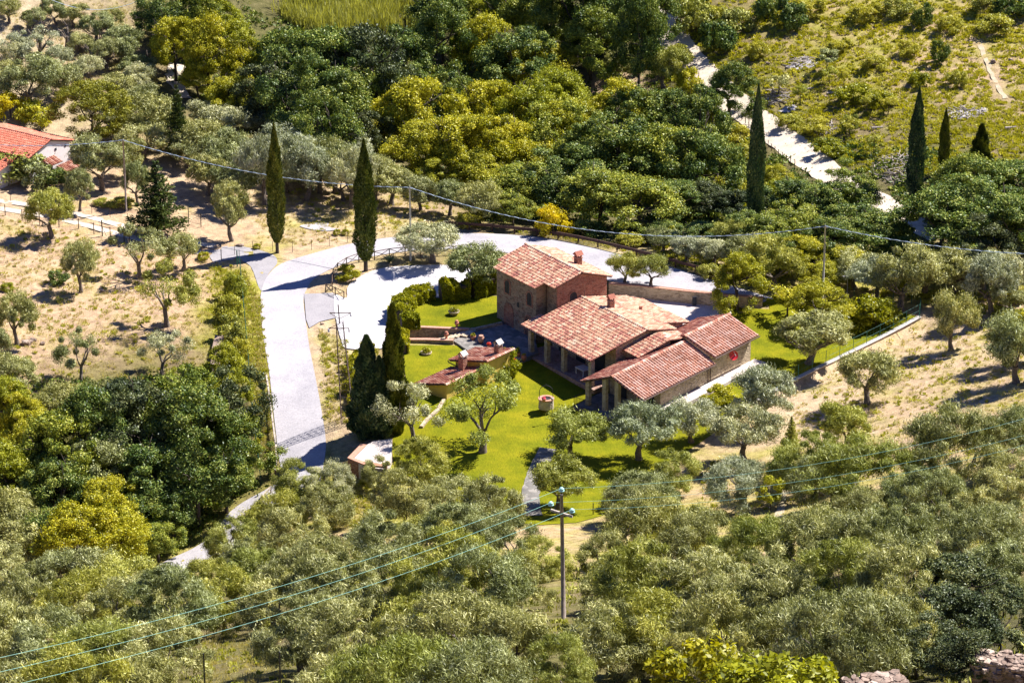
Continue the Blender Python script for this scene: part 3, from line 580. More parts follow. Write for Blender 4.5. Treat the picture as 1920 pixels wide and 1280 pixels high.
rs = MB(); quad_slab(rs, [g_(1.45, -18.6, 1.54), g_(-2.85, -18.6, 1.54), g_(-2.85, -13.7, 2.68), g_(1.45, -13.7, 2.68)], .1); rs.build('eave_board', MT['wood'], r2)
for (a_, b_, z_, hh) in ((-3.4, -16.4, 1.3, 1.35), (-.2, -14.4, 2.5, .9)):
    mm = MB(); lbox(mm, g_, a_-.32, a_+.32, b_-.32, b_+.32, z_-.4, z_+hh); ch = mm.build('chimney', MT['brick'], yb)
    mm = MB(); e = .42; zc = z_+hh+.3
    for sg in (-1, 1): mm.face([g_(a_-e, b_+sg*e, zc), g_(a_+e, b_+sg*e, zc), g_(a_+e, b_, zc+.4), g_(a_-e, b_, zc+.4)]); mm.face([g_(a_-e, b_+sg*e, zc-.05), g_(a_+e, b_+sg*e, zc-.05), g_(a_+e, b_, zc+.35), g_(a_-e, b_, zc+.35)])
    for sa_, sb_ in ((-1,-1),(1,-1),(1,1),(-1,1)): lbox(mm, g_, a_+sa_*.25-.06, a_+sa_*.25+.06, b_+sb_*.25-.06, b_+sb_*.25+.06, z_+hh, zc+.05)
    mm.build('chimney_cap', MT['concrete'], ch)
mm = MB(); mm.tube([g_(-2.9, -18.8, 1.5), g_(-2.9, -18.7, 1.35), g_(-2.5, -17.6, .9)], .06); mm.build('downpipe', MT['gutter'], yb)
# ------------------------------------------------------------ white house upper left
hp = G(95, 330); wf = Fr(Vector((hp.x, hp.y, 0)), 40); zg = hp.z
wh = empty('white_house', wf(-3, -3, zg), 'white walled cottage with orange-red tiled roofs beside the umbrella pine', 'house')
wp = P(82, 259, zg+4.6); wf = Fr(Vector((wp.x, wp.y, 0)), 56)
mm = MB(); poly_ext(mm, wf, [(-3.2, zg-1), (3.4, zg-1), (3.4, zg+3.5), (0, zg+4.45), (-3.2, zg+3.5)], -9, .9, 'b'); mm.build('wall', MT['white'], wh)
rf = MB(); tiled(rf, wf(-3.9, -9.5, zg+3.45), wf(-3.9, 1.15, zg+3.45), wf(0, -9.5, zg+4.6)); tiled(rf, wf(3.9, -9.5, zg+3.45), wf(3.9, 1.15, zg+3.45), wf(0, -9.5, zg+4.6)); ridge(rf, wf(0, -9.5, zg+4.62), wf(0, 1.2, zg+4.62)); rw = rf.build('roof', MT['tilenew'], wh)
rs = MB(); quad_slab(rs, [wf(-3.85, -9.4, zg+3.44), wf(-3.85, 1.1, zg+3.44), wf(0, 1.1, zg+4.58), wf(0, -9.4, zg+4.58)], .12); quad_slab(rs, [wf(0, -9.4, zg+4.58), wf(0, 1.1, zg+4.58), wf(3.85, 1.1, zg+3.44), wf(3.85, -9.4, zg+3.44)], .12); rs.build('eave_board', MT['wood'], rw)
mm = MB(); lbox(mm, wf, -6.8, -3.2, -6.5, -1.0, zg-1, zg+2.6); mm.build('wall', MT['white'], wh)
rf = MB(); tiled(rf, wf(-7.4, -7, zg+2.3), wf(-7.4, -.6, zg+2.3), wf(-3.0, -7, zg+3.4)); o = rf.build('roof', MT['tilenew'], wh); o['label'] = 'lower lean-to roof partly hidden by bushes'
rf = MB(); tiled(rf, wf(-1.6, 2.2, zg+2.0), wf(.6, 2.2, zg+2.0), wf(-1.6, .9, zg+2.5)); o = rf.build('canopy', MT['tilered'], wh)
mm = MB(); lbox(mm, wf, -1.3, .2, .85, .98, zg+.1, zg+2.0); mm.build('door', MT['pane'], wh)
for t_ in (.9, 2.6):
    mm = MB(); lbox(mm, wf, t_-.15, t_+.15, .86, .95, zg+3.0, zg+3.3); mm.build('vent', MT['pane'], wh)
mm = MB(); lbox(mm, wf, .5, 2.6, 1.2, 2.4, zg, zg+.9); 
rf = MB(); tiled(rf, wf(.4, 2.6, zg+.8), wf(3.0, 2.6, zg+.8), wf(.4, 1.3, zg+1.3)); o = rf.build('roof', MT['tilered'], wh); o['label'] = 'low tiled roof of the bread oven'; mm.build('oven_wall', MT['brick'], wh)
# ------------------------------------------------------------ walls, steps
def wall_line(name, pts, zt_, zb_, th, mat, label, cap='capbrick', capw=None, cat='wall', capz=.08, dens=True):
    """pts world points; zt_/zb_ numbers or functions of the point"""
    r_ = empty(name, (pts[0].x, pts[0].y, 0 if callable(zb_) else zb_), label, cat)
    mm = MB(); cm = MB(); fz = (lambda v_: v_ if callable(v_) else (lambda p, v=v_: v)); zt2, zb2 = fz(zt_), fz(zb_)
    q = strip([Vector((p.x, p.y)) for p in pts], th); n = len(pts); L = q[:n]; R = q[n:][::-1]; e_ = .06
    q = strip([Vector((p.x, p.y)) for p in pts], th+2*e_); L2 = q[:n]; R2 = q[n:][::-1]
    for i in range(n-1):
        ring = [L[i], L[i+1], R[i+1], R[i]]; pi = [pts[i], pts[i+1], pts[i+1], pts[i]]
        mm.prism([(a, b, zb2(p)) for (a, b), p in zip(ring, pi)], [(a, b, zt2(p)-capz) for (a, b), p in zip(ring, pi)])
        ring = [L2[i], L2[i+1], R2[i+1], R2[i]]
        cm.prism([(a, b, zt2(p)-capz) for (a, b), p in zip(ring, pi)], [(a, b, zt2(p)) for (a, b), p in zip(ring, pi)])
    mm.build('wall_body', MT[mat], r_)
    if cap: cm.build('coping', MT[cap], r_)
    return r_
wall_line('retaining_wall', [P(757,614,.66), P(782,611.5,.66), P(880,615.5,.66)], .66, -1.0, .35, 'stone', 'retaining wall with brick coping below the upper lawn')
wall_line('garden_wall', [P(757,635,.66), P(800,635,.66), P(850,636.5,.66)], .66, -1.0, .4, 'stone', 'low wall with orange coping in front of the steps')
cb = MB(); a, b = P(884,617,.62), P(941,604,.62); q = strip([Vector((a.x, a.y)), Vector((b.x, b.y))], .3)
cb.prism([(x, y, .2) for x, y in q], [(x, y, .66) for x, y in q]); tag(cb.build('kerb', MT['palestone']), 'pale stone kerb between upper lawn and shaded courtyard', 'kerb')
stp = empty('garden_steps', P(850,635,0), 'pale stone steps descending left between the two garden walls', 'steps')
for i in range(6):
    a = P(880-i*10, 622+i*2.4, .56-i*.16); mm = MB(); mm.box((a.x, a.y, a.z-.5), .8, 2.6, .5, -.5); mm.build('step', MT['palestone'], stp)
bw = [P(1142,530,1.75), P(1200,534,1.75), P(1280,543,1.72), P(1360,551,1.68), P(1430,557,1.6)]
wall_line('driveway_wall', bw, lambda p: p.z, -.2, .45, 'palestone', 'long stone retaining wall with tiled coping between road and back yard')
for px in (1302, 1405):
    q = P(px, 562, .9); mm = MB(); mm.box((q.x, q.y-.12, .35), .45, .12, .95, 0); o = mm.build('niche', MT['pane'])
    tag(o, 'dark arched niche in the driveway wall, %s' % ('left of the lime tree' if px == 1302 else 'right of the lime tree'), 'niche')
rw_pts = smooth_line([Vector((p.x, p.y, 0)) for p in RWALL], 6)
wall_line('boundary_wall', rw_pts, lambda p: h(p.x-.6, p.y+.5)+.12, lambda p: h(p.x, p.y)-1.6, .4, 'roughstone', 'low stone boundary wall along the right lawn edge', cap='concrete')
bl = [P(712,834,.5), P(683,838,.4), P(658,866,.3), P(682,874,.2), P(735,880,.2)]
wall_line('corner_wall', [P(682,835,-.1), P(657,862,-.2), P(684,874,-.3), P(725,880,-.4)], lambda p: .05, -3.2, .45, 'brick', 'brick corner wall of the terrace beside the lower road')
drape('terrace', [P(*p, -.12) for p in [(735,822),(700,827),(682,836),(658,862),(684,874),(722,880),(735,850)]], MT['lightpave'], z=-.12, skirt=2.5)
wall_line('dry_stone_wall', GP([(412,640),(406,665),(404,690),(400,715)]), lambda p: h(p.x, p.y)+.8, lambda p: h(p.x, p.y)-.5, .9, 'roughstone', 'short dry stone wall in the left field beside the bushes', cap=None)
wall_line('lawn_edging', GP([(832,752),(822,770),(800,790),(790,803)]), lambda p: h(p.x, p.y)+.35, lambda p: h(p.x, p.y)-.3, .35, 'palestone', 'curved stone edging on the lawn beside the silver olive', cap=None)
# ------------------------------------------------------------ well, pots, small garden things
wp_ = P(1024, 764, 0); well = empty('garden_well', wp_, 'round brick garden well with iron hoop and pink flowers on lawn', 'well')
mm = MB(); mm.lathe(wp_, [(.78,0),(.72,.9),(.72,.92)], 24); mm.build('well_wall', MT['pillar'], well)
mm = MB()
vs = []; fs = []
for rr, zz in ((.80,.92),(.80,1.04),(.5,1.04),(.5,.7)):
    for k in range(24): a = 2*math.pi*k/24; vs.append((wp_.x+rr*math.cos(a), wp_.y+rr*math.sin(a), zz))
for i in range(3):
    for k in range(24): fs.append((i*24+k, i*24+(k+1) % 24, (i+1)*24+(k+1) % 24, (i+1)*24+k))
mm.mesh(vs, fs); mm.build('rim', MT['capbrick'], well)
mm = MB(); mm.lathe(wp_+Vector((0, 0, .5)), [(.5,0),(.5,.45)], 16); mm.build('cover', MT['dark'], well)
mm = MB(); pts = [wp_+Vector((-.66, 0, 1.0))]+[wp_+Vector((-.66*math.cos(a), 0, 1.75+.62*math.sin(a))) for a in np.linspace(0, math.pi, 13)]+[wp_+Vector((.66, 0, 1.0))]
mm.tube(pts, .035, 6); mm.tube([wp_+Vector((0, 0, 2.35)), wp_+Vector((0, 0, 2.5))], .05, 6); mm.build('hoop', MT['dark'], well)
def leaf_blob(name, c, rx, ry, rz_, n, size, mat, parent=None, seed=0, squash=1.0):
    me = leaf_cloud(np.array([[0, 0, 0, 1.0]]), n, size, .5, seed, (rx, ry, rz_)); me.materials.append(MT[mat])
    o = link(name, me, None); o.location = c
    if parent: o.parent = parent; o.location = Vector(c)-Vector(parent.location)
    return o
def leaf_arrays(cen, rad, n, size, asp, r_, up=.3, jitter=.5, shell=.35, nz=.75, pz=.10):
    """cen (K,3) cluster centres, rad (K,3); n leaves total; elongated quads pointing outward"""
    K = len(cen); k = r_.integers(0, K, n); d = r_.normal(size=(n, 3)); d /= np.linalg.norm(d, axis=1)[:, None]
    rr = (shell+(1-shell)*r_.random(n)**.8)*(1+pz*r_.normal(size=n))
    p = cen[k]+d*rad[k]*rr[:, None]
    nm = d+np.array([0, 0, .45])+r_.normal(size=(n, 3))*nz; nm /= np.linalg.norm(nm, axis=1)[:, None]
    a = np.cross(nm, r_.normal(size=(n, 3)))+np.array([0, 0, up*.8])+d*.35; a -= nm*(a*nm).sum(1)[:, None]*.75; a /= np.linalg.norm(a, axis=1)[:, None]
    q = np.cross(a, nm); q /= np.linalg.norm(q, axis=1)[:, None]
    L = size*(.7+.6*r_.random(n))[:, None]; Wd = L*asp
    v = np.stack([p-a*L*.5, p+q*Wd*.5, p+a*L*.5, p-q*Wd*.5], 1)
    return v, k
def mesh_from_quads(v, rnd, name='leaves'):
    n = len(v); me = bpy.data.meshes.new(name); me.vertices.add(4*n); me.loops.add(4*n); me.polygons.add(n)
    me.vertices.foreach_set('co', v.reshape(-1)); me.loops.foreach_set('vertex_index', np.arange(4*n, dtype=np.int32))
    me.polygons.foreach_set('loop_start', np.arange(0, 4*n, 4, dtype=np.int32)); me.polygons.foreach_set('loop_total', np.full(n, 4, dtype=np.int32))
    me.update(calc_edges=True); at = me.attributes.new('rnd', 'FLOAT', 'FACE'); at.data.foreach_set('value', rnd.astype(np.float32)); return me
def leaf_cloud(spec, n, size, asp, seed, rad):
    r_ = np.random.default_rng(seed+100); K = 14; d = r_.normal(size=(K, 3)); d /= np.linalg.norm(d, axis=1)[:, None]; d[:, 2] = np.abs(d[:, 2])*.9
    R = np.array(rad); cen = d*R*.55+np.array([0, 0, R[2]*.25]); rd = np.tile(R*.5, (K, 1)); v, k = leaf_arrays(cen, rd, n, size, asp, r_)
    kr = r_.random(K); v[..., 2] = np.maximum(v[..., 2], .0); return mesh_from_quads(v, np.clip(.6*r_.random(n)+.4*kr[k], 0, 1))
def pot(px, py, z, rr, hh, label, plant=None, group=None, cat='flower pot', mat='terra', shape='bowl', base=None):
    c = P(px, py, z) if z is not None else G(px, py); r_ = empty('flower_pot', c, label, cat, group)
    prof = [(rr*.55,0),(rr*.9,hh*.6),(rr,hh),(rr*.85,hh*.98),(rr*.8,hh*.8)] if shape == 'bowl' else [(rr*.5,0),(rr*.95,hh*.45),(rr*.9,hh*.75),(rr*.55,hh*.92),(rr*.65,hh),(rr*.5,hh*.99)]
    mm = MB(); mm.lathe(c, prof, 18); mm.build('bowl' if shape == 'bowl' else 'jar', MT[mat], r_, True)
    if plant: leaf_blob('plant', c+Vector((0, 0, hh*.85)), plant[1], plant[1], plant[2], plant[3], .14, plant[0], r_, px)
    return r_
pot(1018+2, 752, 1.0, .22, .3, 'small pot of pink flowers on the well rim', ('flower', .2, .18, 220))
pot(851, 590, .6, .62, .45, 'wide bowl with clipped shrub on the upper lawn', ('hedge', .6, .5, 700), mat='palestone')
pot(799, 667, 0, .6, .45, 'wide bowl with clipped shrub on the lower left lawn', ('hedge', .55, .5, 700), mat='palestone')
pot(902, 643, .4, .38, .85, 'large pale terracotta jar standing in the shaded courtyard', None, shape='jar', mat='capbrick')
pot(887, 637, .4, .32, .5, 'small brown terracotta pot left of the large courtyard jar', ('hedge', .3, .3, 200))
pot(917, 652, .4, .25, .4, 'little terracotta pot in front of the large courtyard jar', ('redflower', .26, .24, 600))
pot(972, 668, .4, .3, .45, 'terracotta pot with upright green plant at the porch corner', ('oaky', .3, .6, 260))
pot(982, 676, 0.1, .32, .7, 'tall terracotta jar beside the first porch pillar', ('hedge', .25, .2, 100), shape='jar')
pot(964, 682, 0.1, .35, .4, 'low terracotta pot on the lawn edge right of the climbing bush', ('redflower', .3, .25, 600))
pot(1361, 592, .3, .35, .5, 'terracotta pot with red flowers at the back yard edge', ('redflower', .35, .3, 600))
pot(1356, 575, .3, .35, .5, 'terracotta pot with green shrub below the lime tree', ('hedge', .6, .7, 1400))
for (px, py, lab) in ((856.5, 613, 'small terracotta urn on the upper retaining wall'), (837, 634, 'small terracotta urn on the lower orange coping')):
    c = P(px, py, .66); r_ = empty('urn', c, lab, 'urn'); mm = MB(); mm.lathe(c, [(.16,0),(.1,.12),(.22,.35),(.26,.5),(.18,.6)], 14); mm.build('body', MT['terra'], r_); mm = MB(); mm.lathe(c+Vector((0, 0, .6)), [(.2,0),(.15,.14),(.02,.2)], 12); mm.build('lid', MT['terra'], r_)
def lamp(px, py, hh, label, solar=False, z=None):
    c = P(px, py, z) if z is not None else G(px, py); r_ = empty('garden_lamp', c, label, 'lamp'); mm = MB(); mm.tube([c, c+Vector((0, 0, hh))], .035, 6); mm.build('post', MT['dark'] if not solar else MT['concrete'], r_)
    mm = MB()
    if solar: mm.box((c.x-.15, c.y, c.z+hh), .9, .35, .06, .4); mm.box((c.x+.3, c.y, c.z+hh-.15), .4, .25, .1, .4)
    else: mm.lathe(c+Vector((0, 0, hh)), [(.06,0),(.12,.05),(.12,.2),(.02,.28)], 10)
    mm.build('head', MT['concrete'], r_)
lamp(1035, 783, 1.9, 'thin garden lamp post standing beside the well', z=0); lamp(1588, 560, 2.6, 'solar panel lamp on pole behind the yellow bushes', True)
lamp(905, 712, 1.6, 'short garden lamp at the right end of the outbuilding', z=0)
tb = empty('garden_table', f(-5.4, 7.6, .16), 'small white table standing under the porch roof', 'table')
mm = MB(); lbox(mm, f, -6.0, -4.9, 7.0, 8.4, .84, .9); mm.build('tabletop', MT['white'], tb)
for a_, b_ in ((-5.9, 7.1), (-5.0, 7.1), (-5.9, 8.3), (-5.0, 8.3)):
    mm = MB(); lbox(mm, f, a_-.03, a_+.03, b_-.03, b_+.03, .16, .84); mm.build('leg', MT['white'], tb)
# ------------------------------------------------------------ fences, guardrails, gates
def fence(name, line, hh, label, post='dark', pr=.045, sp=2.5, rails=(1.0,), rail_mat=None, rr=.012, cross=False, cat='fence', rail_box=None, group=None, mesh=None):
    """line: world points; posts spaced along, rails between consecutive posts"""
    r_ = empty(name, line[0], label, cat, group); pts = []; acc = 0
    tot = sum((Vector(line[i+1][:2])-Vector(line[i][:2])).length for i in range(len(line)-1)); n = max(1, round(tot/sp)); st_ = tot/n; nxt = 0
    for i in range(len(line)-1):
        a = Vector(line[i][:2]); b = Vector(line[i+1][:2]); L = (b-a).length
        while nxt <= acc+L+1e-6 and len(pts) <= n:
            q = a+(b-a)*((nxt-acc)/L if L else 0); pts.append(Vector((q.x, q.y, h(q.x, q.y)))); nxt += st_
        acc += L
    for p in pts:
        mm = MB(); mm.tube([p-Vector((0, 0, .3)), p+Vector((0, 0, hh*random.uniform(.97, 1.05)))], [pr, pr*.9], 6); mm.build('post', MT[post], r_)
    mm = MB()
    for i in range(len(pts)-1):
        a, b = pts[i], pts[i+1]
        for q in rails:
            A = a+Vector((0, 0, hh*q)); B = b+Vector((0, 0, hh*q))
            if rail_box:
                d = (B-A).normalized(); s_ = Vector((-d.y, d.x, 0)).normalized()*rail_box[0]/2; u_ = Vector((0, 0, rail_box[1]/2)); mm.prism([A-s_-u_, A+s_-u_, A+s_+u_, A-s_+u_], [B-s_-u_, B+s_-u_, B+s_+u_, B-s_+u_])
            else: mm.tube([A, B], rr, 4)
        if cross: mm.tube([a+Vector((0, 0, .15)), b+Vector((0, 0, hh*.92))], rr*.8, 5); mm.tube([b+Vector((0, 0, .15)), a+Vector((0, 0, hh*.92))], rr*.8, 5)
        if mesh:
            L = (b-a).length; n_ = int(L/mesh)
            for k in range(1, n_): q = a+(b-a)*(k/n_); mm.tube([q+Vector((0, 0, .05)), q+Vector((0, 0, hh))], .006, 3, cap=False)
    mm.build('rail' if not mesh else 'wire_mesh', MT[rail_mat or post], r_); return r_
GPs = lambda pts, n=6: smooth_line(GP(pts), n)
fence('guardrail', GPs([(836,429),(900,432),(960,438),(1030,446),(1100,459),(1180,478),(1260,499),(1330,518),(1430,540)]), .85, 'long brown timber guardrail along the outer side of the bend', 'guard', .11, 2.6, (.85,), 'guard', rail_box=(.1, .34), cat='guardrail')
fence('guardrail', GPs([(500,716),(507,765),(514,820),(519,862),(516,895)]), .8, 'timber guardrail left of the descending road beside dark trees', 'guard', .1, 2.2, (.9,), 'palewood', rail_box=(.16, .2), cat='guardrail')
fence('guardrail', GPs([(508,925),(490,945),(470,972),(432,990)]), .8, 'pale timber guardrail at the hidden bend of the lower road', 'palewood', .09, 2.2, (.85,), 'palewood', rail_box=(.12, .25), cat='guardrail')
fence('rustic_fence', GPs([(623,545),(626,518),(645,502),(668,492),(706,487),(732,482),(757,479),(783,481),(838,478),(880,475)]), 1.05, 'rustic timber fence with crossed rails between road and gravel lot', 'wood', .065, 1.75, (.95,), 'wood', .045, True)
fence('rustic_fence', GPs([(611,548),(632,556),(645,562)]), 1.0, 'short rustic fence end at the gravel lot entrance', 'wood', .065, 1.5, (.95,), 'wood', .045, True)
fence('wire_fence', GPs([(449,492),(455,560),(463,650),(472,760),(488,900)]), 1.4, 'green wire fence left of the road beside the straw verge', 'wire', .04, 2.2, (.3, .6, .95), 'wire', .01, mesh=.35)
fence('wire_fence', GPs([(440,478),(470,472),(500,470),(555,473),(600,465),(645,456),(700,448),(750,442),(830,436)]), 1.2, 'thin wire fence behind the two roadside cypresses', 'rust', .03, 2.2, (.5, .95), 'rust', .008)
fence('wire_fence', GPs([(10,405),(80,422),(150,430),(190,444),(235,452),(300,462),(370,480),(415,488)]), 1.3, 'post and wire fence below the dirt track on the left', 'rust', .055, 2.3, (.5, .95), 'rust', .01)
fence('wire_fence', GPs([(20,378),(95,392),(150,398),(180,402),(240,418)]), 1.2, 'thin post and wire fence above the dirt track on the left', 'rust', .03, 2.3, (.5, .95), 'rust', .008)
fence('wire_fence', [Vector((p.x-.05, p.y+.05, 0)) for p in rw_pts], 1.45, 'green mesh fence standing on the right lawn boundary wall', 'wire', .035, 2.3, (.1, .5, .97), 'wire', .01, mesh=.5)
fence('wire_fence', GPs([(1724,600),(1722,575),(1690,566),(1640,563),(1590,560),(1565,556)]), 1.35, 'green wire fence behind the yellow bushes at the far lawn edge', 'wire', .035, 2.0, (.5, .95), 'wire', .01, mesh=.5)
fence('wire_fence', GPs([(1268,95),(1290,130),(1310,150)]), 1.1, 'dark post fence left of the dirt road near its top', 'rust', .05, 1.4, (.9,), 'rust', .01)
fence('wire_fence', GPs([(1370,208),(1395,230),(1410,245)]), 1.1, 'dark post fence by the oak beside the dirt road', 'rust', .05, 1.2, (.9,), 'rust', .01)
fence('wire_fence', GPs([(1440,278),(1462,297),(1490,315)]), 1.0, 'dark post fence right of the tall cypress by the dirt road', 'rust', .05, 1.3, (.9,), 'rust', .01)
gt = empty('field_gate', G(356,420), 'open metal field gate frame on the straw ground right of the fir', 'gate')
ga, gb = G(354,420), G(377,426)
for q in (ga, gb): mm = MB(); mm.tube([q, q+Vector((0, 0, 1.9 if q is ga else 1.7))], .05, 6); mm.build('post', MT['dark'], gt)
mm = MB(); [mm.tube([ga+Vector((0, 0, z_)), gb+Vector((0, 0, z_))], .02, 4) for z_ in (.3, 1.5)]; mm.tube([ga+Vector((0, 0, .3)), gb+Vector((0, 0, 1.5))], .015, 4); mm.build('gate_leaf', MT['dark'], gt)
for px, py, lab in ((192,443,'dark steel fence post pair end, left one below the track'), (233,455,'dark steel fence post right of its twin below the track'), (445,500,'tall green corner post of the roadside wire fence')):
    q = G(px, py); mm = MB(); mm.tube([q, q+Vector((0, 0, 1.9))], .07, 6); mm.tube([q+Vector((0, 0, 1.2)), q+Vector((.5, -.3, .1))], .03, 4); tag(mm.build('fence_post', MT['wire'] if px == 445 else MT['dark']), lab, 'post')
for px, py, hh in ((384,1285,2.2), (526,1290,2.4), (1442,990,2.0), (1112,965,1.2)):
    q = G(px, py); mm = MB(); mm.tube([q, q+Vector((0, 0, hh))], .05, 6); tag(mm.build('stake', MT['dark']), {384:'thin dark stake at the left of the bottom clearing', 526:'dark stake at the right of the bottom clearing', 1442:'thin stake beside the little yellow tree', 1112:'short dark stake at the lower lawn end'}[px], 'stake')
# ------------------------------------------------------------ poles, pylon, wires
def pole(px, py, hh, label, mat='pole', r0=.13, name='utility_pole'):
    c = G(px, py); r_ = empty(name, c, label, 'utility pole'); mm = MB(); mm.tube([c-Vector((0, 0, .5)), c+Vector((0, 0, hh))], [r0, r0*.62], 8); mm.build('shaft', MT[mat], r_, True)
    mm = MB(); mm.tube([c+Vector((-.25, 0, hh-.15)), c+Vector((.25, 0, hh-.15))], .035, 5); mm.tube([c+Vector((0, 0, hh-.05)), c+Vector((0, 0, hh+.12))], .04, 5); mm.build('hook', MT['concrete'], r_)
    return c+Vector((0, 0, hh))
def fit_h(px, py_base, py_top):
    c = G(px, py_base); return (py_base-py_top)/(scale_at(c)*math.cos(TH))
p1 = pole(237, 396, fit_h(237, 396, 266), 'wooden utility pole on the left beside the dark fir'); p2 = pole(770, 488, fit_h(770, 488, 354), 'slim concrete pole at the bend beside the roadside olive', 'concrete')
p3 = pole(1542, 566, fit_h(1542, 566, 426), 'pale concrete utility pole right of the farmhouse behind the fig tree', 'concrete')
p4 = pole(82, 66, fit_h(82, 66, -6), 'thin pole at the top left among dead olive trunks', 'rust', .09); p5 = pole(266, 52, fit_h(266, 52, 2), 'thin pole at the top left beside dark trees', 'rust', .09)
def cable(a, b, sag, rr, mat, label, name='cable', group=None, twist=False):
    a, b = Vector(a), Vector(b); n = 28; pts = [a+(b-a)*(k/n)-Vector((0, 0, 4*sag*(k/n)*(1-k/n))) for k in range(n+1)]
    mm = MB(); mm.tube(pts, rr, 5, cap=False)
    if twist:
        n2 = int((b-a).length/.22); q = [a+(b-a)*(k/n2)-Vector((0, 0, 4*sag*(k/n2)*(1-k/n2)))+Vector((0, .04*math.cos(k*1.3), .04*math.sin(k*1.3))) for k in range(n2+1)]; mm.tube(q, rr*.7, 3, cap=False)
    return tag(mm.build(name, MT[mat]), label, 'cable', group)
lh = P(-60, 268, 9.0); far_r = P(2050, 478, 9.0)
cable(lh, p1, .5, .035, 'cable', 'twisted overhead cable from the white house to the left pole', twist=True)
cable(p1, p2, 1.3, .035, 'cable', 'twisted overhead cable between the left pole and the bend pole', twist=True)
cable(p2, p3, 3.0, .035, 'cable', 'twisted overhead cable sagging above the farmhouse roofs', twist=True)
cable(p3, far_r, .9, .035, 'cable', 'twisted overhead cable running off right past dark trees', twist=True)
cable(P(-40, 2, p4.z), p4, .2, .03, 'cable', 'thin cable at the top left corner'); cable(p4, p5, 1.6, .03, 'cable', 'thin sagging cable between the two top left poles'); cable(p5, p5+Vector((9, 10, 1)), .5, .03, 'cable', 'thin cable entering the dark wood at the top')
# near pole with three insulators
c = G(1057, 1160); hh = fit_h(1057, 1160, 922); near = empty('utility_pole', c, 'tall wooden power pole with crossarm and three glass insulators in foreground', 'utility pole')
mm = MB(); mm.tube([c-Vector((0, 0, .5)), c+Vector((-.2, 0, hh))], [.17, .11], 10); mm.build('shaft', MT['pole'], near, True); top = c+Vector((-.2, 0, hh))
s = scale_at(c); ca_ = top+Vector((0, 0, -1.35)); da = Vector((.72, -.28, -.12))*1.0
mm = MB(); a, b = ca_-da, ca_+da; d = (b-a).normalized(); s_ = Vector((-d.y, d.x, 0)).normalized()*.07; u_ = Vector((0, 0, .07)); mm.prism([a-s_-u_, a+s_-u_, a+s_+u_, a-s_+u_], [b-s_-u_, b+s_-u_, b+s_+u_, b-s_+u_]); mm.build('crossarm', MT['palewood'], near)
ins = []
for q in (top+Vector((0, 0, .02)), a+Vector((.03, 0, .1)), b+Vector((-.03, 0, .1))):
    mm = MB(); mm.tube([q-Vector((0, 0, .05)), q+Vector((0, 0, .2))], .03, 5); pin = mm.build('pin', MT['dark'], near)
    mm = MB(); mm.lathe(q+Vector((0, 0, .2)), [(.06,0),(.19,.02),(.2,.08),(.1,.12),(.17,.16),(.16,.22),(.06,.30)], 14); mm.build('insulator', MT['glassins'], near, True); ins.append(q+Vector((0, 0, .42)))
ends = [((-60, 1245), (1990, 765)), ((-60, 1272), (1990, 797)), ((-60, 1303), (1990, 815))]
names = ['highest', 'middle', 'lowest']
for i, ((lx, ly), (rx, ry)) in enumerate(ends):
    # the line runs left-down and right-up; far ends hang at the height of the insulators' neighbours
    cable(P(lx, ly, top.z+14), ins[(0, 1, 2)[i]], .9, .009, 'hvwire', '%s pale green power wire left of the foreground pole' % names[i], 'power_wire', 'power wires at the foreground pole')
    cable(ins[i], P(rx, ry, top.z+2), 1.2, .009, 'hvwire', '%s pale green power wire right of the foreground pole' % names[i], 'power_wire', 'power wires at the foreground pole')
# lattice pylon
c = G(652, 790); hh = fit_h(652, 790, 572); pyl = empty('lattice_pylon', c, 'slender rusty lattice pylon leaning beside the gravel lot', 'pylon')
tp = c+Vector((-.7, 0, hh)); hl = hh*.86
def lv(t_): return c+(tp-c)*t_
wdt = lambda t_: .62*(1-t_)+.28*t_
cr = ((-1,-1),(1,-1),(1,1),(-1,1)); corner = lambda t_, k: lv(t_)+Vector((cr[k][0]*wdt(t_), cr[k][1]*wdt(t_), 0))
for k in range(4): mm = MB(); mm.tube([corner(0, k), corner(.86, k)], .03, 4); mm.build('leg', MT['rust'], pyl)
mm = MB(); nn = 15
for i in range(nn):
    t0, t1 = .86*i/nn, .86*(i+1)/nn
    for k in range(4): k2 = (k+1) % 4; mm.tube([corner(t0, k), corner(t1, k2)], .014, 3, cap=False); mm.tube([corner(t0, k2), corner(t1, k)], .014, 3, cap=False); mm.tube([corner(t1, k), corner(t1, k2)], .012, 3, cap=False)
mm.build('bracing', MT['rust'], pyl)
mm = MB(); mm.tube([lv(.84), lv(1.0)], .06, 5); mm.tube([lv(.8)+Vector((-1.1, 0, 0)), lv(.8)+Vector((.9, 0, 0))], .05, 4); mm.tube([lv(.93)+Vector((-.9, 0, 0)), lv(.93)+Vector((1.2, 0, 0))], .05, 4)
mm.tube([lv(.93)+Vector((-.9, 0, 0)), lv(.88)], .03, 4); mm.tube([lv(.93)+Vector((1.2, 0, 0)), lv(.88)], .03, 4); mm.tube([lv(.8)+Vector((-1.1, 0, 0)), lv(.84)], .03, 4); mm.build('crossarm', MT['rust'], pyl)
for q in (lv(.93)+Vector((1.2, 0, -.4)), lv(.8)+Vector((-1.1, 0, -.4)), lv(.8)+Vector((.9, 0, -.4))):
    mm = MB(); mm.lathe(q, [(.05,0),(.14,.05),(.05,.12),(.14,.18),(.05,.25),(.12,.32),(.04,.4)], 10); mm.build('insulator', MT['white'], pyl)
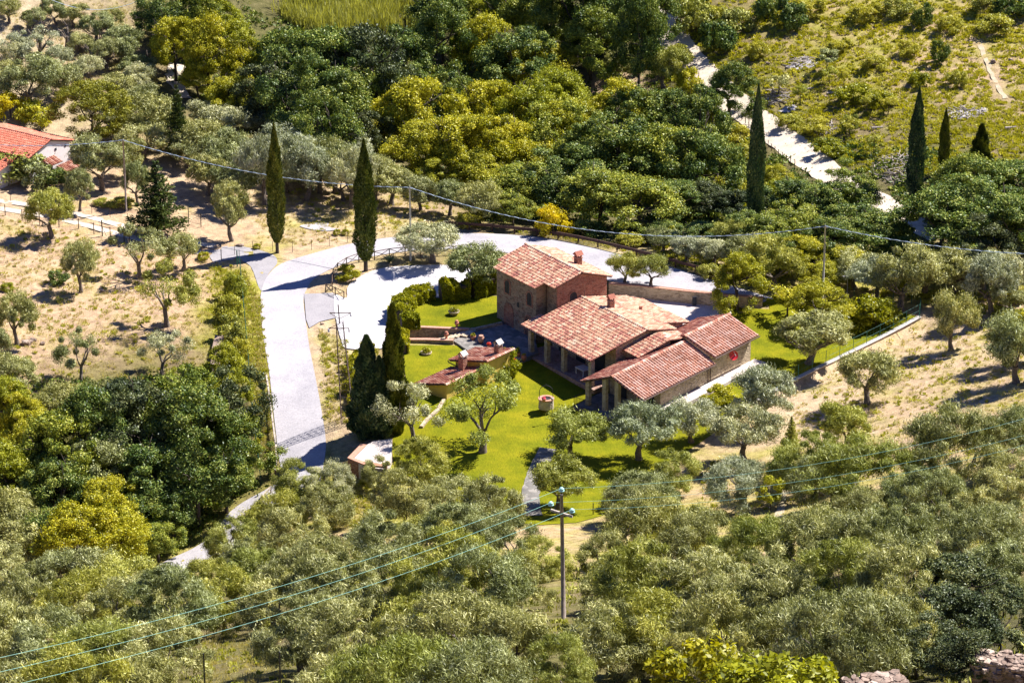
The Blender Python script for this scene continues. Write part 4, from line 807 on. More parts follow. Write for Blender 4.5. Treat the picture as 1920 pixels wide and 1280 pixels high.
# ------------------------------------------------------------ tree meshes (shared, unit = metres)
def limb(mb, p, d, L, r0, depth, r_, spread=.6, n=4):
    pts = [Vector(p)]; d = Vector(d).normalized()
    for i in range(n): d = (d+Vector(r_.normal(size=3)*.18)+Vector((0, 0, .05))).normalized(); pts.append(pts[-1]+d*(L/n))
    mb.tube(pts, [r0*(1-.5*i/n) for i in range(n+1)], 6 if depth else 5, cap=False)
    ends_ = [pts[-1]]
    if depth:
        for k in range(3):
            a = r_.random()*2*math.pi; dd = (d+Vector((math.cos(a), math.sin(a), .25))*spread).normalized(); ends_ += limb(mb, pts[-1 if k else -2], dd, L*.65, r0*.5, depth-1, r_, spread, 3)
    return ends_
def mk_crown(D, Hh, zb_, nclump, nleaf, size, asp, seed, up=.3, flat=1.0, gap=.15, crad=.2, up_only=.0, lumps=None, nz=.75, pz=.1):
    r_ = np.random.default_rng(seed); cen = []; nl = lumps or 6
    lob = r_.normal(size=(nl, 3)); lob /= np.linalg.norm(lob, axis=1)[:, None]; amp = .42*r_.random(nl)
    tries = 0
    while len(cen) < nclump and tries < 9000:
        tries += 1
        d = r_.normal(size=3); d /= np.linalg.norm(d)
        if d[2] < -.55: continue
        m_ = 1-gap+sum(amp[i]*max(0, float(d@lob[i]))**3 for i in range(nl))-.18*max(0, float(d@lob[0]*-1))**2
        rr = m_*(1 if r_.random() > .25 else .45+.5*r_.random())
        cen.append(d*rr*np.array([D/2, D/2, (Hh-zb_)/2])*(1-crad*.5))
    cen = np.array(cen)+np.array([0, 0, (Hh+zb_)/2]); rd = (D*crad*(.5+1.0*r_.random(len(cen))**1.5))[:, None]*np.array([1, 1, .72*flat])
    v, k = leaf_arrays(cen, rd, nleaf, size, asp, r_, up=up, nz=nz, pz=pz); kr = r_.random(len(cen)); return mesh_from_quads(v, np.clip(.65*r_.random(nleaf)+.35*kr[k], 0, 1), 'crown')
def mk_trunk(kind, seed, Hh, D):
    r_ = np.random.default_rng(seed); mb = MB()
    if kind == 'olive':
        b = Vector((0, 0, -.3)); lean = Vector((r_.normal()*.15, r_.normal()*.15, 1)); hh = Hh*.28
        pts = [b, Vector((0, 0, .15)), lean*hh*.5+Vector((r_.normal()*.08, r_.normal()*.08, 0)), lean*hh]; mb.tube(pts, [.42, .34, .24, .25], 8, cap=False)
        mb.tube([b+Vector((.15, .1, 0)), Vector((.12, .05, .5)), lean*hh*.9], [.25, .18, .12], 6, cap=False)
        n_ = 4
        for k in range(n_):
            a = 2*math.pi*(k+r_.random()*.6)/n_; limb(mb, pts[-1], (math.cos(a), math.sin(a), .9), Hh*.34, .14, 1, r_, .7)
    elif kind == 'oak':
        mb.tube([Vector((0, 0, -.5)), Vector((0, 0, .4)), Vector((r_.normal()*.2, r_.normal()*.2, Hh*.4))], [.3, .22, .17], 8, cap=False)
        for k in range(5):
            a = 2*math.pi*k/5+r_.random(); limb(mb, (0, 0, Hh*(.3+.06*k)), (math.cos(a), math.sin(a), .8), Hh*.35, .11, 1, r_, .6)
    me = bpy.data.meshes.new('trunk'); me.from_pydata(mb.v, [], mb.f); at = me.attributes.new('rnd', 'FLOAT', 'FACE'); at.data.foreach_set('value', mb.r)
    me.polygons.foreach_set('use_smooth', [True]*len(me.polygons)); me.update(); return me
VAR = {}
def variant(key, D, Hh, crown, trunk, mats): VAR[key] = dict(D=D, H=Hh, crown=crown, trunk=trunk, mats=mats)
for i in range(5):
    VAR['olive%d' % i] = dict(D=5.4, H=5.4, crown=mk_crown(5.4, 5.4, 1.4+.2*(i % 2), 44+4*i, 20000, .33, .2, 10+i, up=1.3, gap=.16+.05*(i % 3), crad=.14, nz=.9, pz=.2), trunk=mk_trunk('olive', 20+i, 5.0, 5.4))
for i in range(3):   # open olives with separated clumps
    VAR['open%d' % i] = dict(D=5.4, H=5.6, crown=mk_crown(5.4, 5.6, 1.7, 13+2*i, 8500, .28, .26, 40+i, up=.5, gap=.05, crad=.17, lumps=9), trunk=mk_trunk('olive', 50+i, 5.6, 5.4))
for i in range(4):   # dense near olives, finer leaves
    VAR['dense%d' % i] = dict(D=6.5, H=6.0, crown=mk_crown(6.8, 6.0, .3, 60+6*i, 40000, .40, .14, 60+i, up=1.9, gap=.2, crad=.135, lumps=12, nz=.95, pz=.24), trunk=mk_trunk('olive', 70+i, 5.6, 6))
for i in range(5):
    VAR['oak%d' % i] = dict(D=7.0, H=8.5, crown=mk_crown(7.2, 8.5, 1.2, 70+8*i, 38000, .245, .5, 90+i, up=.5, gap=.24, crad=.12, lumps=12, nz=.85, pz=.2), trunk=mk_trunk('oak', 100+i, 8.5, 7))
def col_crown(Hh, R, n, size, seed, prof, asp=.4, up=1.6, lump=.15):
    r_ = np.random.default_rng(seed); z_ = r_.random(n)**.9*Hh; a = r_.random(n)*2*math.pi
    rad = np.array([prof(q/Hh) for q in z_])*R*(1+lump*np.sin(a*3+z_*1.1+seed)+lump*.8*np.sin(a*5-z_*2.3)+.12*r_.normal(size=n)*.5)*(.8+.2*r_.random(n))
    p = np.stack([rad*np.cos(a), rad*np.sin(a), z_], 1); d = np.stack([np.cos(a), np.sin(a), np.full(n, up)], 1)+r_.normal(size=(n, 3))*.45; d /= np.linalg.norm(d, axis=1)[:, None]
    q = np.cross(d, np.stack([np.cos(a), np.sin(a), np.zeros(n)], 1)+r_.normal(size=(n, 3))*.5); q /= np.linalg.norm(q, axis=1)[:, None]
    L = size*(.6+.7*r_.random(n))[:, None]; v = np.stack([p-d*L*.5, p+q*L*asp*.5, p+d*L*.5, p-q*L*asp*.5], 1); cl = np.sin(a*2+z_*1.7)*.5+.5
    return mesh_from_quads(v, np.clip(.7*r_.random(n)+.3*cl, 0, 1), 'crown')
def cyp_prof(t_): return (min(1, .35+t_*5) if t_ < .13 else 1-.0*t_)*(1 if t_ < .45 else max(.02, (1-((t_-.45)/.55)**1.6)))
def simple_trunk(r0, hh):
    mb = MB(); mb.tube([(0, 0, -.5), (0, 0, .3), (0, 0, hh)], [r0*1.2, r0, r0*.4], 8); me = bpy.data.meshes.new('trunk'); me.from_pydata(mb.v, [], mb.f); at = me.attributes.new('rnd', 'FLOAT', 'FACE'); at.data.foreach_set('value', mb.r); me.update(); return me
for i in range(2): VAR['cypress%d' % i] = dict(D=2.0, H=14.0, crown=col_crown(12.8, 1.0, 16000, .3, 5+i, cyp_prof), trunk=simple_trunk(.22, 10)); 
for v_ in ('cypress0', 'cypress1'):
    me = VAR[v_]['crown']; co = np.empty(len(me.vertices)*3); me.vertices.foreach_get('co', co); co = co.reshape(-1, 3); co[:, 2] += 1.2; me.vertices.foreach_set('co', co.ravel()); me.update()
VAR['broadcyp0'] = dict(D=3.6, H=12.0, crown=col_crown(12.0, 1.8, 26000, .5, 8, lambda t_: (min(1, .5+t_*3))*(1-t_)**.68, asp=.3, up=1.6, lump=.24), trunk=simple_trunk(.2, 8))
def fir_crown(Hh, R, seed, droop=-.1, n_l=15, per=10, wire=.5):
    r_ = np.random.default_rng(seed); V = []; RR = []
    for i in range(n_l):
        t_ = i/n_l; z0 = Hh*(.1+.88*t_); rad = R*(1-t_)**.8*(.85+.3*r_.random()); m_ = max(4, int(per*(1-t_*.6)))
        for k in range(m_):
            a = 2*math.pi*(k+r_.random())/m_; rl = rad*(.7+.4*r_.random()); n_ = int(150*rl/R)+14; s_ = r_.random(n_); x = s_*rl; zz = z0+x*.12*(1 if droop > 0 else 1)-(x**2)*.02+r_.normal(size=n_)*.10; wv = r_.normal(size=n_)*.26*(1-s_*.5)*rl/1.4
            p = np.stack([x*math.cos(a)-wv*math.sin(a), x*math.sin(a)+wv*math.cos(a), zz], 1); d = np.stack([np.full(n_, math.cos(a)), np.full(n_, math.sin(a)), np.full(n_, .5)], 1)+r_.normal(size=(n_, 3))*.6; d /= np.linalg.norm(d, axis=1)[:, None]
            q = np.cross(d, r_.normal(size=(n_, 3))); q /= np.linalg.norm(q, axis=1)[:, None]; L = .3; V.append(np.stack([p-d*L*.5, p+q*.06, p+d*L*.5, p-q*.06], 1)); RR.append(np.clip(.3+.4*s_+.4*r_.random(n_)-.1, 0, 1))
    return mesh_from_quads(np.concatenate(V), np.concatenate(RR), 'crown')
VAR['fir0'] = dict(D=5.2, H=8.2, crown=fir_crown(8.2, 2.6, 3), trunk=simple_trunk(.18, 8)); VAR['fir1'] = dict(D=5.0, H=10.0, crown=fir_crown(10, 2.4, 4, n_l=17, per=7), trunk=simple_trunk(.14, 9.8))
def dome_crown():
    r_ = np.random.default_rng(12); cen = []
    for i in range(150):
        a = r_.random()*2*math.pi; rr = math.sqrt(r_.random()); z_ = 5.0+4.2*math.sqrt(max(0, 1-rr*rr))*(1 if r_.random() > .3 else r_.uniform(-.75, .6)); cen.append((rr*4.6*math.cos(a), rr*4.6*math.sin(a), z_))
    cen = np.array(cen); rd = np.tile([.75, .75, .5], (150, 1)); v, k = leaf_arrays(cen, rd, 30000, .3, .3, r_, up=.8); kr = r_.random(150); return mesh_from_quads(v, np.clip(.6*r_.random(30000)+.4*kr[k], 0, 1), 'crown')
VAR['umbrella0'] = dict(D=10.4, H=9.6, crown=dome_crown(), trunk=mk_trunk('oak', 300, 9.6, 9))
for i in range(3): VAR['bush%d' % i] = dict(D=3.0, H=2.2, crown=mk_crown(3.0, 2.2, -.2, 26, 5000, .24, .5, 200+i, up=.4, gap=.1, crad=.2), trunk=simple_trunk(.05, .9))
for i in range(2):   # young thin trees
    VAR['young%d' % i] = dict(D=2.2, H=3.2, crown=mk_crown(2.2, 3.2, .9, 14, 2400, .22, .4, 230+i, gap=.05, crad=.2), trunk=simple_trunk(.07, 2.4))
def meshset(key, mk):                                      # one mesh copy per material
    v_ = VAR[key]; c_ = v_.setdefault('m', {})
    if mk not in c_:
        a = v_['crown'].copy(); a.materials.append(MT[mk]); tk = v_.get('tk')
        if tk is None: tk = v_['trunk']; tk.materials.append(MT['bark'] if 'ol' in key or 'open' in key or 'dense' in key else MT['darkbark']); v_['tk'] = tk
        c_[mk] = (a, tk)
    return c_[mk]
NAMES = {'olive': 'olive_tree', 'open': 'olive_tree', 'dense': 'olive_tree', 'oak': 'oak_tree', 'cypress': 'cypress_tree', 'broadcyp': 'cypress_tree', 'fir': 'fir_tree', 'umbrella': 'umbrella_pine', 'bush': 'bush', 'young': 'young_tree'}
CATS = {'olive_tree': 'olive tree', 'oak_tree': 'oak tree', 'cypress_tree': 'cypress', 'fir_tree': 'fir tree', 'umbrella_pine': 'pine tree', 'bush': 'bush', 'young_tree': 'tree'}
def plant(kind, base, D, Hh, mk, label, group=None, cat=None, name=None, trunk=True):
    keys = [k for k in VAR if k.rstrip('0123456789') == kind]; key = random.choice(keys); v_ = VAR[key]; cm, tm = meshset(key, mk)
    nm = name or NAMES[kind]; s = (D/v_['D'], D/v_['D'], Hh/v_['H']); r_ = empty(nm, base, label, cat or CATS.get(nm, 'tree'), group, rz=random.uniform(0, 6.28), s=s)
    o = link('crown' if nm != 'bush' else 'foliage', cm, r_, True)
    if trunk: link('trunk' if nm != 'bush' else 'stem', tm, r_, True)
    return r_
def at_base(kind, px, py, wpx, hpx, mk, label, group=None, **kw):      # placed by its foot
    b = G(px, py); s = scale_at(b); return plant(kind, b, wpx/s, hpx/(s*math.cos(TH)), mk, label, group, **kw)
def at_crown(kind, cx, cy, dpx, mk, label, group=None, hr=1.0, **kw):  # placed by the middle of its crown
    b = G(cx, cy); hh = 0
    for _ in range(3):
        s = scale_at(b); D = dpx/s; hh = D*hr; b = G(cx, cy+.55*hh*s*math.cos(TH))
    s = scale_at(b); return plant(kind, b, dpx/s, dpx/s*hr, mk, label, group, **kw)

# ------------------------------------------------------------ single trees, placed by their foot: kind, x, y, width, height, leaf, label
T = [
('cypress',520,474,30,236,'cyp','tall narrow cypress standing at the dirt track junction'),('cypress',686,508,38,240,'cyp','tall narrow cypress between the bend and the gravel lot'),
('cypress',1414,450,30,282,'blue','tallest dark cypress beside the dirt road above the farmhouse'),('cypress',1713,395,30,224,'blue','dark cypress right of the dirt road, taller of a pair'),
('cypress',1768,325,19,118,'cyp','shorter slim cypress on the scrubby hill, right of its tall partner'),('broadcyp',1836,333,48,98,'cyp','squat dark cypress at the right edge of the hillside wood'),
('broadcyp',690,818,74,188,'blue','broad blue-green cypress, front left of three at the lawn corner'),('broadcyp',739,808,62,236,'cyp','tallest broad cypress of three, lit on its right side'),('broadcyp',713,818,54,150,'blue','broad dark cypress in the middle of three at the lawn corner'),

('fir',297,440,122,142,'fir','dark fir standing alone on the straw ground above the track'),('fir',336,300,60,145,'fir','thin spiky fir among grey olives on the upper left slope'),('umbrella',176,284,172,126,'pine','big round umbrella pine behind the white cottage'),
('olive',97,447,88,88,'oliveg','round olive below the dirt track, nearest the left edge'),('olive',152,548,68,98,'olive','olive with thick single trunk in the middle of left field'),
('open',262,522,85,98,'olive','two-stemmed olive left of the small round one below the track'),('olive',344,507,66,70,'olive','small round olive just below the dirt track junction'),
('open',313,612,92,118,'oliveg','loose airy olive in the middle right of the left field'),('open',304,702,72,80,'silver','silvery olive near the dry stone wall'),('open',152,715,70,95,'olive','sparse leaning olive at the lower left field'),
('olive',32,645,76,98,'olive','olive at the left edge beside pale rocks'),('olive',-8,690,60,80,'olive','olive cut by the left edge below the rocks'),
('olive',434,452,72,95,'olive','olive with thick trunk left of the first roadside cypress'),('olive',192,356,95,92,'olive','olive with pale branches under the umbrella pine'),('olive',150,396,56,76,'olive','narrow olive between white cottage and left pole'),('olive',258,385,52,80,'olive','pale slim olive behind the left utility pole'),
('olive',576,378,88,112,'silver','olive with straight trunk behind and between the two cypresses'),('olive',600,362,80,96,'olive','olive with hidden trunk right of the straight trunked one'),('olive',660,392,80,110,'silver','olive leaning left of the second roadside cypress'),('olive',497,385,80,130,'silver','olive with bent trunk left of the first cypress'),('olive',628,362,80,96,'olive','olive in the row behind the cypresses, dark trunk'),
('olive',703,375,74,80,'olive','olive right behind the second roadside cypress'),
('olive',811,492,104,70,'silver','wide olive behind the rustic fence by the lot'),('olive',890,540,100,82,'olive','round olive between gravel lot and tower'),
('olive',1172,533,62,58,'oliveg','left one of two low olives on the driveway wall'),('olive',1220,536,62,58,'oliveg','right one of two low olives on the driveway wall'),
('oak',1383,582,92,100,'oaky','lime green tree beside the driveway wall end'),('oak',1533,616,96,90,'oaky','fig tree with bare pale limbs on the right lawn'),('young',1476,594,62,60,'oaky','small yellow-green tree on the lawn left of the fig'),
('open',905,848,132,128,'oliveg','big open olive with layered crown on the front lawn'),('olive',1072,858,112,88,'oliveg','round olive beside the stone path on lawn'),('olive',1198,862,112,104,'silver','silvery olive in front of the annex porch'),('olive',1296,830,92,82,'silver','silvery olive below the annex side wall'),
('open',775,828,88,100,'silver','bright silver olive in front of the outbuilding'),('olive',1517,682,136,88,'olive','wide spreading olive with bare white limbs on right lawn'),('olive',1626,758,116,100,'olive','broad olive below the boundary wall'),
('olive',1783,657,84,110,'olive','leaning olive right of the boundary wall corner'),('olive',1688,582,112,108,'olive','thick trunked olive behind the yellow bushes'),('olive',1858,588,100,110,'silver','olive with dark leaning trunk at far right'),
('olive',1430,800,112,108,'silver','large silvery olive right of the annex'),('olive',1394,862,112,100,'silver','silvery olive in front of the large one right of the annex'),('olive',1582,850,92,92,'oliveg','round olive alone on the bare right slope'),('fir',1482,858,46,82,'oliveg','small upright conifer on the bare right slope'),
('olive',1905,718,120,130,'olive','big olive cut by the right edge on bare slope'),('olive',1046,955,104,90,'oliveg','olive at the foot of the stone path'),('young',1443,980,46,86,'oaky','thin yellow-green young tree beside the footpath'),
('oak',1368,220,86,92,'oak','round oak standing beside the dirt road'),('oak',1198,175,84,190,'oak','tall dark oak with bare trunk at the clearing'),('olive',1160,152,58,60,'olive','small grey tree in the clearing left of the tall oak'),('olive',1245,172,78,80,'oliveg','pale green tree right of the tall oak'),
('oak',820,170,110,150,'oak','tall dark oak with several trunks in the upper wood'),
('open',40,120,60,55,'silver','pruned silvery olive at the top left'),('open',75,115,70,60,'silver','pruned olive beside the top left pole'),
('young',1555,160,28,34,'weed','tiny olive sapling on the scrub hill, topmost'),('young',1582,165,24,34,'weed','tiny olive sapling right of the topmost one'),('young',1500,195,28,34,'weed','tiny olive sapling left of the brush pile'),('young',1460,180,40,40,'olive','small olive right beside the dirt road on the scrub hill'),('young',1625,212,26,32,'weed','tiny sapling in the middle of scrub hill'),('young',1665,215,26,34,'weed','tiny sapling right of the middle scrub hill one'),('young',1592,258,32,38,'weed','little sapling below the pale brush pile'),('young',1638,290,30,36,'weed','little sapling above the log pile'),('young',1550,135,40,40,'olive','small round olive near the ash patch on the scrub hill'),
]
for k_, x, y, w_, h_, mk, lab in T: at_base(k_, x, y, w_, h_, mk, lab)
# ------------------------------------------------------------ woods and groves: crown centre x, y, width, leaf
ORD = ['first', 'second', 'third', 'fourth', 'fifth', 'sixth', 'seventh', 'eighth', 'ninth', 'tenth', 'eleventh', 'twelfth', 'thirteenth', 'fourteenth', 'fifteenth', 'sixteenth', 'seventeenth', 'eighteenth', 'nineteenth', 'twentieth', 'twenty-first']
LOOK = {'dark_shaded': 'blackish green tree', 'oakm': 'mid-green oak', 'oak': 'dark green oak', 'oaky': 'yellow-green oak', 'olive': 'grey-green olive', 'silver': 'silvery olive', 'oliveg': 'green olive', 'broom': 'yellow broom', 'weed': 'pale green shrub', 'hedge': 'bright green shrub'}
def grove(items, zone, group, kinds, hr, rowh=70, gr=(.94, 1.2)):
    rows = {}
    items = [(x, y, d, random.choice(['oakm', 'oak', 'oak', 'oak', 'dark_shaded']) if mk == 'oak' else mk) for x, y, d, mk in items]
    for it in items: rows.setdefault(int((it[1]+1000)//rowh), []).append(it)
    ks = sorted(rows)
    for ri, k in enumerate(ks):
        r_ = sorted(rows[k])
        for i, (x, y, d, mk) in enumerate(r_):
            kd = kinds.get(mk, kinds['*']); n = len(r_)
            lab = '%s in the %s, %s in the %s row down' % (LOOK[mk], zone, ORD[i]+' from left', ORD[ri])
            hr_ = hr*(.68 if zone in ('upper wood', 'right wood') and y > 325 else .85 if zone in ('upper wood', 'right wood') and y > 270 else 1)
            at_crown(kd, x+random.uniform(-5, 5), y+random.uniform(-4, 4), d*random.uniform(*gr)*(.92 if zone == 'near olive grove' and y < 970 else 1), mk, lab, group, hr=hr_*random.uniform(.85, 1.12))
OK, OY, OL, SI, GR = 'oak', 'oaky', 'olive', 'silver', 'oliveg'
wood = [(300,30,90,OK),(365,25,90,OK),(425,50,80,OY),(830,40,100,OK),(885,15,100,OY),(950,30,100,OK),(1010,50,100,OK),(1080,25,110,OK),(1150,20,100,OK),(1110,85,95,OK),(1215,20,85,OK),
(335,85,80,OY),(395,105,105,OY),(375,150,60,OY),(440,185,84,OY),(470,125,95,OY),(540,120,125,OK),(610,130,125,OK),(680,135,125,OK),(740,120,110,OK),(900,100,105,OY),(960,120,110,OK),(1020,120,100,OY),(1045,180,95,OY),(560,190,130,OK),(640,200,125,OK),(715,190,105,OK),(500,185,105,OK),(620,250,95,OK),(550,255,80,OK),(690,250,80,OK),
(780,215,110,OY),(850,195,100,OK),(920,215,118,OY),(990,220,110,OY),(1060,245,100,OY),(790,275,110,OY),(865,280,118,OY),(945,285,120,OY),(1020,290,118,OK),(1090,295,125,OK),(1130,235,110,OY),(1190,225,118,OK),(1250,225,110,OK),(1310,235,100,OK),(1165,300,130,OK),(1240,300,130,OK),(1310,305,110,OK),(975,350,108,OK),(1045,355,118,OK),(1120,365,128,OK),(1200,375,118,OK),(1270,370,112,OK),(1330,375,84,OK),(965,395,70,OK),(760,240,80,OK),(900,330,90,OY),(820,330,70,OY)]
grove(wood, 'upper wood', 'trees of the upper wood', {'*': 'oak'}, 1.3)
rwood = [(1490,370,95,OK),(1455,335,55,OY),(1495,425,90,OK),(1555,385,100,OK),(1602,372,100,OK),(1615,435,110,OK),(1560,450,100,OK),(1695,475,80,OK),(1778,385,100,OK),(1800,345,110,OK),(1760,425,140,OK),(1840,405,135,OK),(1900,345,115,OK),(1905,430,125,OK),(1375,330,64,OK),(1385,385,74,OK),(1440,440,84,OK),(1500,475,90,OY),(1545,515,70,OY),(1460,475,84,OK),(1590,490,70,OY),(1870,475,90,OK),(1380,435,70,OK),(1310,440,70,OK),(1240,430,60,OK),(1340,300,50,OK)]
grove(rwood, 'right wood', 'trees of the right wood', {'*': 'oak'}, 1.25)
lwood = [(250,770,130,OK),(335,765,120,OK),(180,812,120,OK),(260,815,145,OK),(350,815,145,OK),(425,790,100,OK),(445,835,100,OK),(440,735,75,OY),(430,690,64,OY),(120,835,120,OK),(190,885,125,OL),(290,895,140,OK),(370,895,125,OK),(425,900,90,OK),(120,925,115,OK),(200,955,115,OY),(330,965,95,OK),(160,1005,115,OY),(90,1000,100,OK),(260,965,110,OK),(55,780,85,OY),(20,760,80,OY),(45,835,90,OY),(15,885,95,OY),(70,890,85,OK),(230,1000,90,OY),(385,745,70,OK),(300,1010,70,OK)]
grove(lwood, 'lower left wood', 'trees of the lower left wood', {'*': 'oak', OL: 'oak'}, 1.2)
tl = [(236,300,76,OL),(20,22,60,OL),(105,20,60,OL),(60,40,60,OL),(140,30,60,OL),(180,50,76,OL),(200,100,70,OL),(240,90,76,OL),(255,125,60,OL),(60,155,108,OL),(15,150,80,OL),(120,152,96,OL),(30,105,60,SI),(110,108,64,SI),(220,165,90,OL),(170,125,60,SI),(262,155,64,SI),(265,195,80,OL),(290,225,96,OL),(270,262,96,OL),(385,215,86,SI),(370,262,90,OL),(425,235,104,SI),(430,300,112,OL),(480,290,96,SI),(550,285,104,SI),(600,305,90,OL),(640,285,84,SI),(640,335,84,OL),(735,345,86,OL),(790,362,84,OL),(845,372,84,OL),(895,378,78,OL),(455,345,84,OL),(500,235,76,SI),(230,225,70,OL),(320,245,70,OL),(395,330,76,OL),(540,330,76,OL),(700,322,70,SI),(350,290,70,OL),(215,35,50,OL),(150,80,50,OL)]
grove(tl, 'upper left belt', 'olive trees of the upper left belt', {'*': 'olive'}, .95, gr=(.8, 1.05))
mid = [(1455,496,88,GR),(1395,470,70,OL),(1600,500,86,OL),(1650,515,90,SI),(1730,510,100,OL),(1790,505,100,OL),(1840,500,96,OL),(1905,520,96,SI),(1895,560,70,OL),(1240,448,50,OL),(1290,462,60,SI),(1340,472,60,SI),(1360,445,60,GR),(1885,640,100,OL)]
grove(mid, 'row behind garden', 'olive trees behind the garden', {'*': 'olive'}, .85)
ll = [(20,705,80,OL),(130,755,96,OL),(190,745,70,OL),(15,960,100,OL),(50,1015,110,OL),(20,1060,90,OL),(110,1075,90,OL),(185,1075,100,OL),(240,1085,95,GR),(300,1100,80,OL)]
grove(ll, 'left edge grove', 'olive trees at the left edge', {'*': 'olive'}, .95)
fgm = [(560,905,92,GR),(618,905,80,SI),(600,950,90,OL),(525,965,100,GR),(540,1010,95,OL),(425,1020,90,GR),(455,1065,90,OL),(395,1090,90,GR),(700,880,60,OL),(762,938,98,OL),(795,870,78,GR),(815,965,92,OL),(860,945,104,OL),(918,942,98,OL),
(1180,922,72,OL),(1250,895,84,GR),(1170,955,80,OL),(1225,935,100,OL),(1395,905,100,SI),(1500,880,120,GR),(1560,905,100,OL),(1640,905,140,GR),(1610,965,84,OL),(1690,930,90,OL),(1800,855,135,OL),(1755,925,100,OL),(1885,830,110,OL),(1880,905,120,OL),(1850,960,110,OL),
(480,1080,110,GR),(560,1065,110,OL),(625,1062,100,OL),(720,1015,115,OL),(800,1010,115,GR),(880,1005,115,OL),(955,1025,100,OL),(1015,1050,80,GR),(1130,1040,85,OL),(1190,1005,115,OL),(1260,1000,110,GR),(1330,1020,105,OL),(1410,1045,105,GR),(1500,1030,115,OL),(1580,1030,120,OL),(1660,1010,120,OL),(1740,1000,120,OL),(1820,1020,120,OL),(1900,1000,120,OL),
(40,1130,130,OL),(140,1140,130,GR),(240,1150,130,OL),(340,1150,125,OL),(425,1128,105,GR),(520,1135,130,OL),(620,1110,130,OL),(720,1095,130,OL),(820,1090,140,GR),(920,1095,135,OL),(975,1100,90,OL),(1145,1105,105,OL),(1210,1095,135,GR),(1310,1100,135,OL),(1400,1120,130,OL),(1490,1115,135,OL),(1590,1110,140,GR),(1690,1100,140,OL),(1790,1090,130,'dark_shaded'),(1895,1080,120,OL)]
grove(fgm, 'near olive grove', 'olive trees of the near grove', {'*': 'dense', 'dark_shaded': 'oak'}, .86)  # blackish tree at lower right: shaded olive, shade put into leaf colour
fgn = [(-10,1200,150,OL),(90,1215,150,OL),(200,1225,150,GR),(300,1225,120,OL),(560,1200,135,OL),(650,1195,150,OL),(760,1190,150,GR),(870,1190,155,OL),(970,1200,135,OL),(1140,1205,150,OL),(1240,1200,150,GR),(1350,1200,150,OL),(1460,1205,145,OL),(1560,1200,150,OL),(1775,1165,135,'dark_shaded'),(1870,1160,130,'dark_shaded'),(1720,1225,125,'dark_shaded'),(1800,1235,125,'dark_shaded'),(1700,1165,100,'dark_shaded'),(1660,1190,140,OL),
(20,1300,170,OL),(140,1305,170,GR),(270,1300,150,OL),(620,1290,140,OL),(720,1295,170,GR),(850,1295,170,OL),(970,1290,165,OL),(1058,1255,110,GR),(1090,1310,160,OL),(1210,1300,170,OL),(1600,1225,120,OL),(1740,1300,140,'dark_shaded')]
grove(fgn, 'nearest olive rows', 'olive trees of the nearest rows', {'*': 'dense', 'dark_shaded': 'oak'}, .88, 80)  # blackish trees stand for olives in shade, painted in by darker leaves
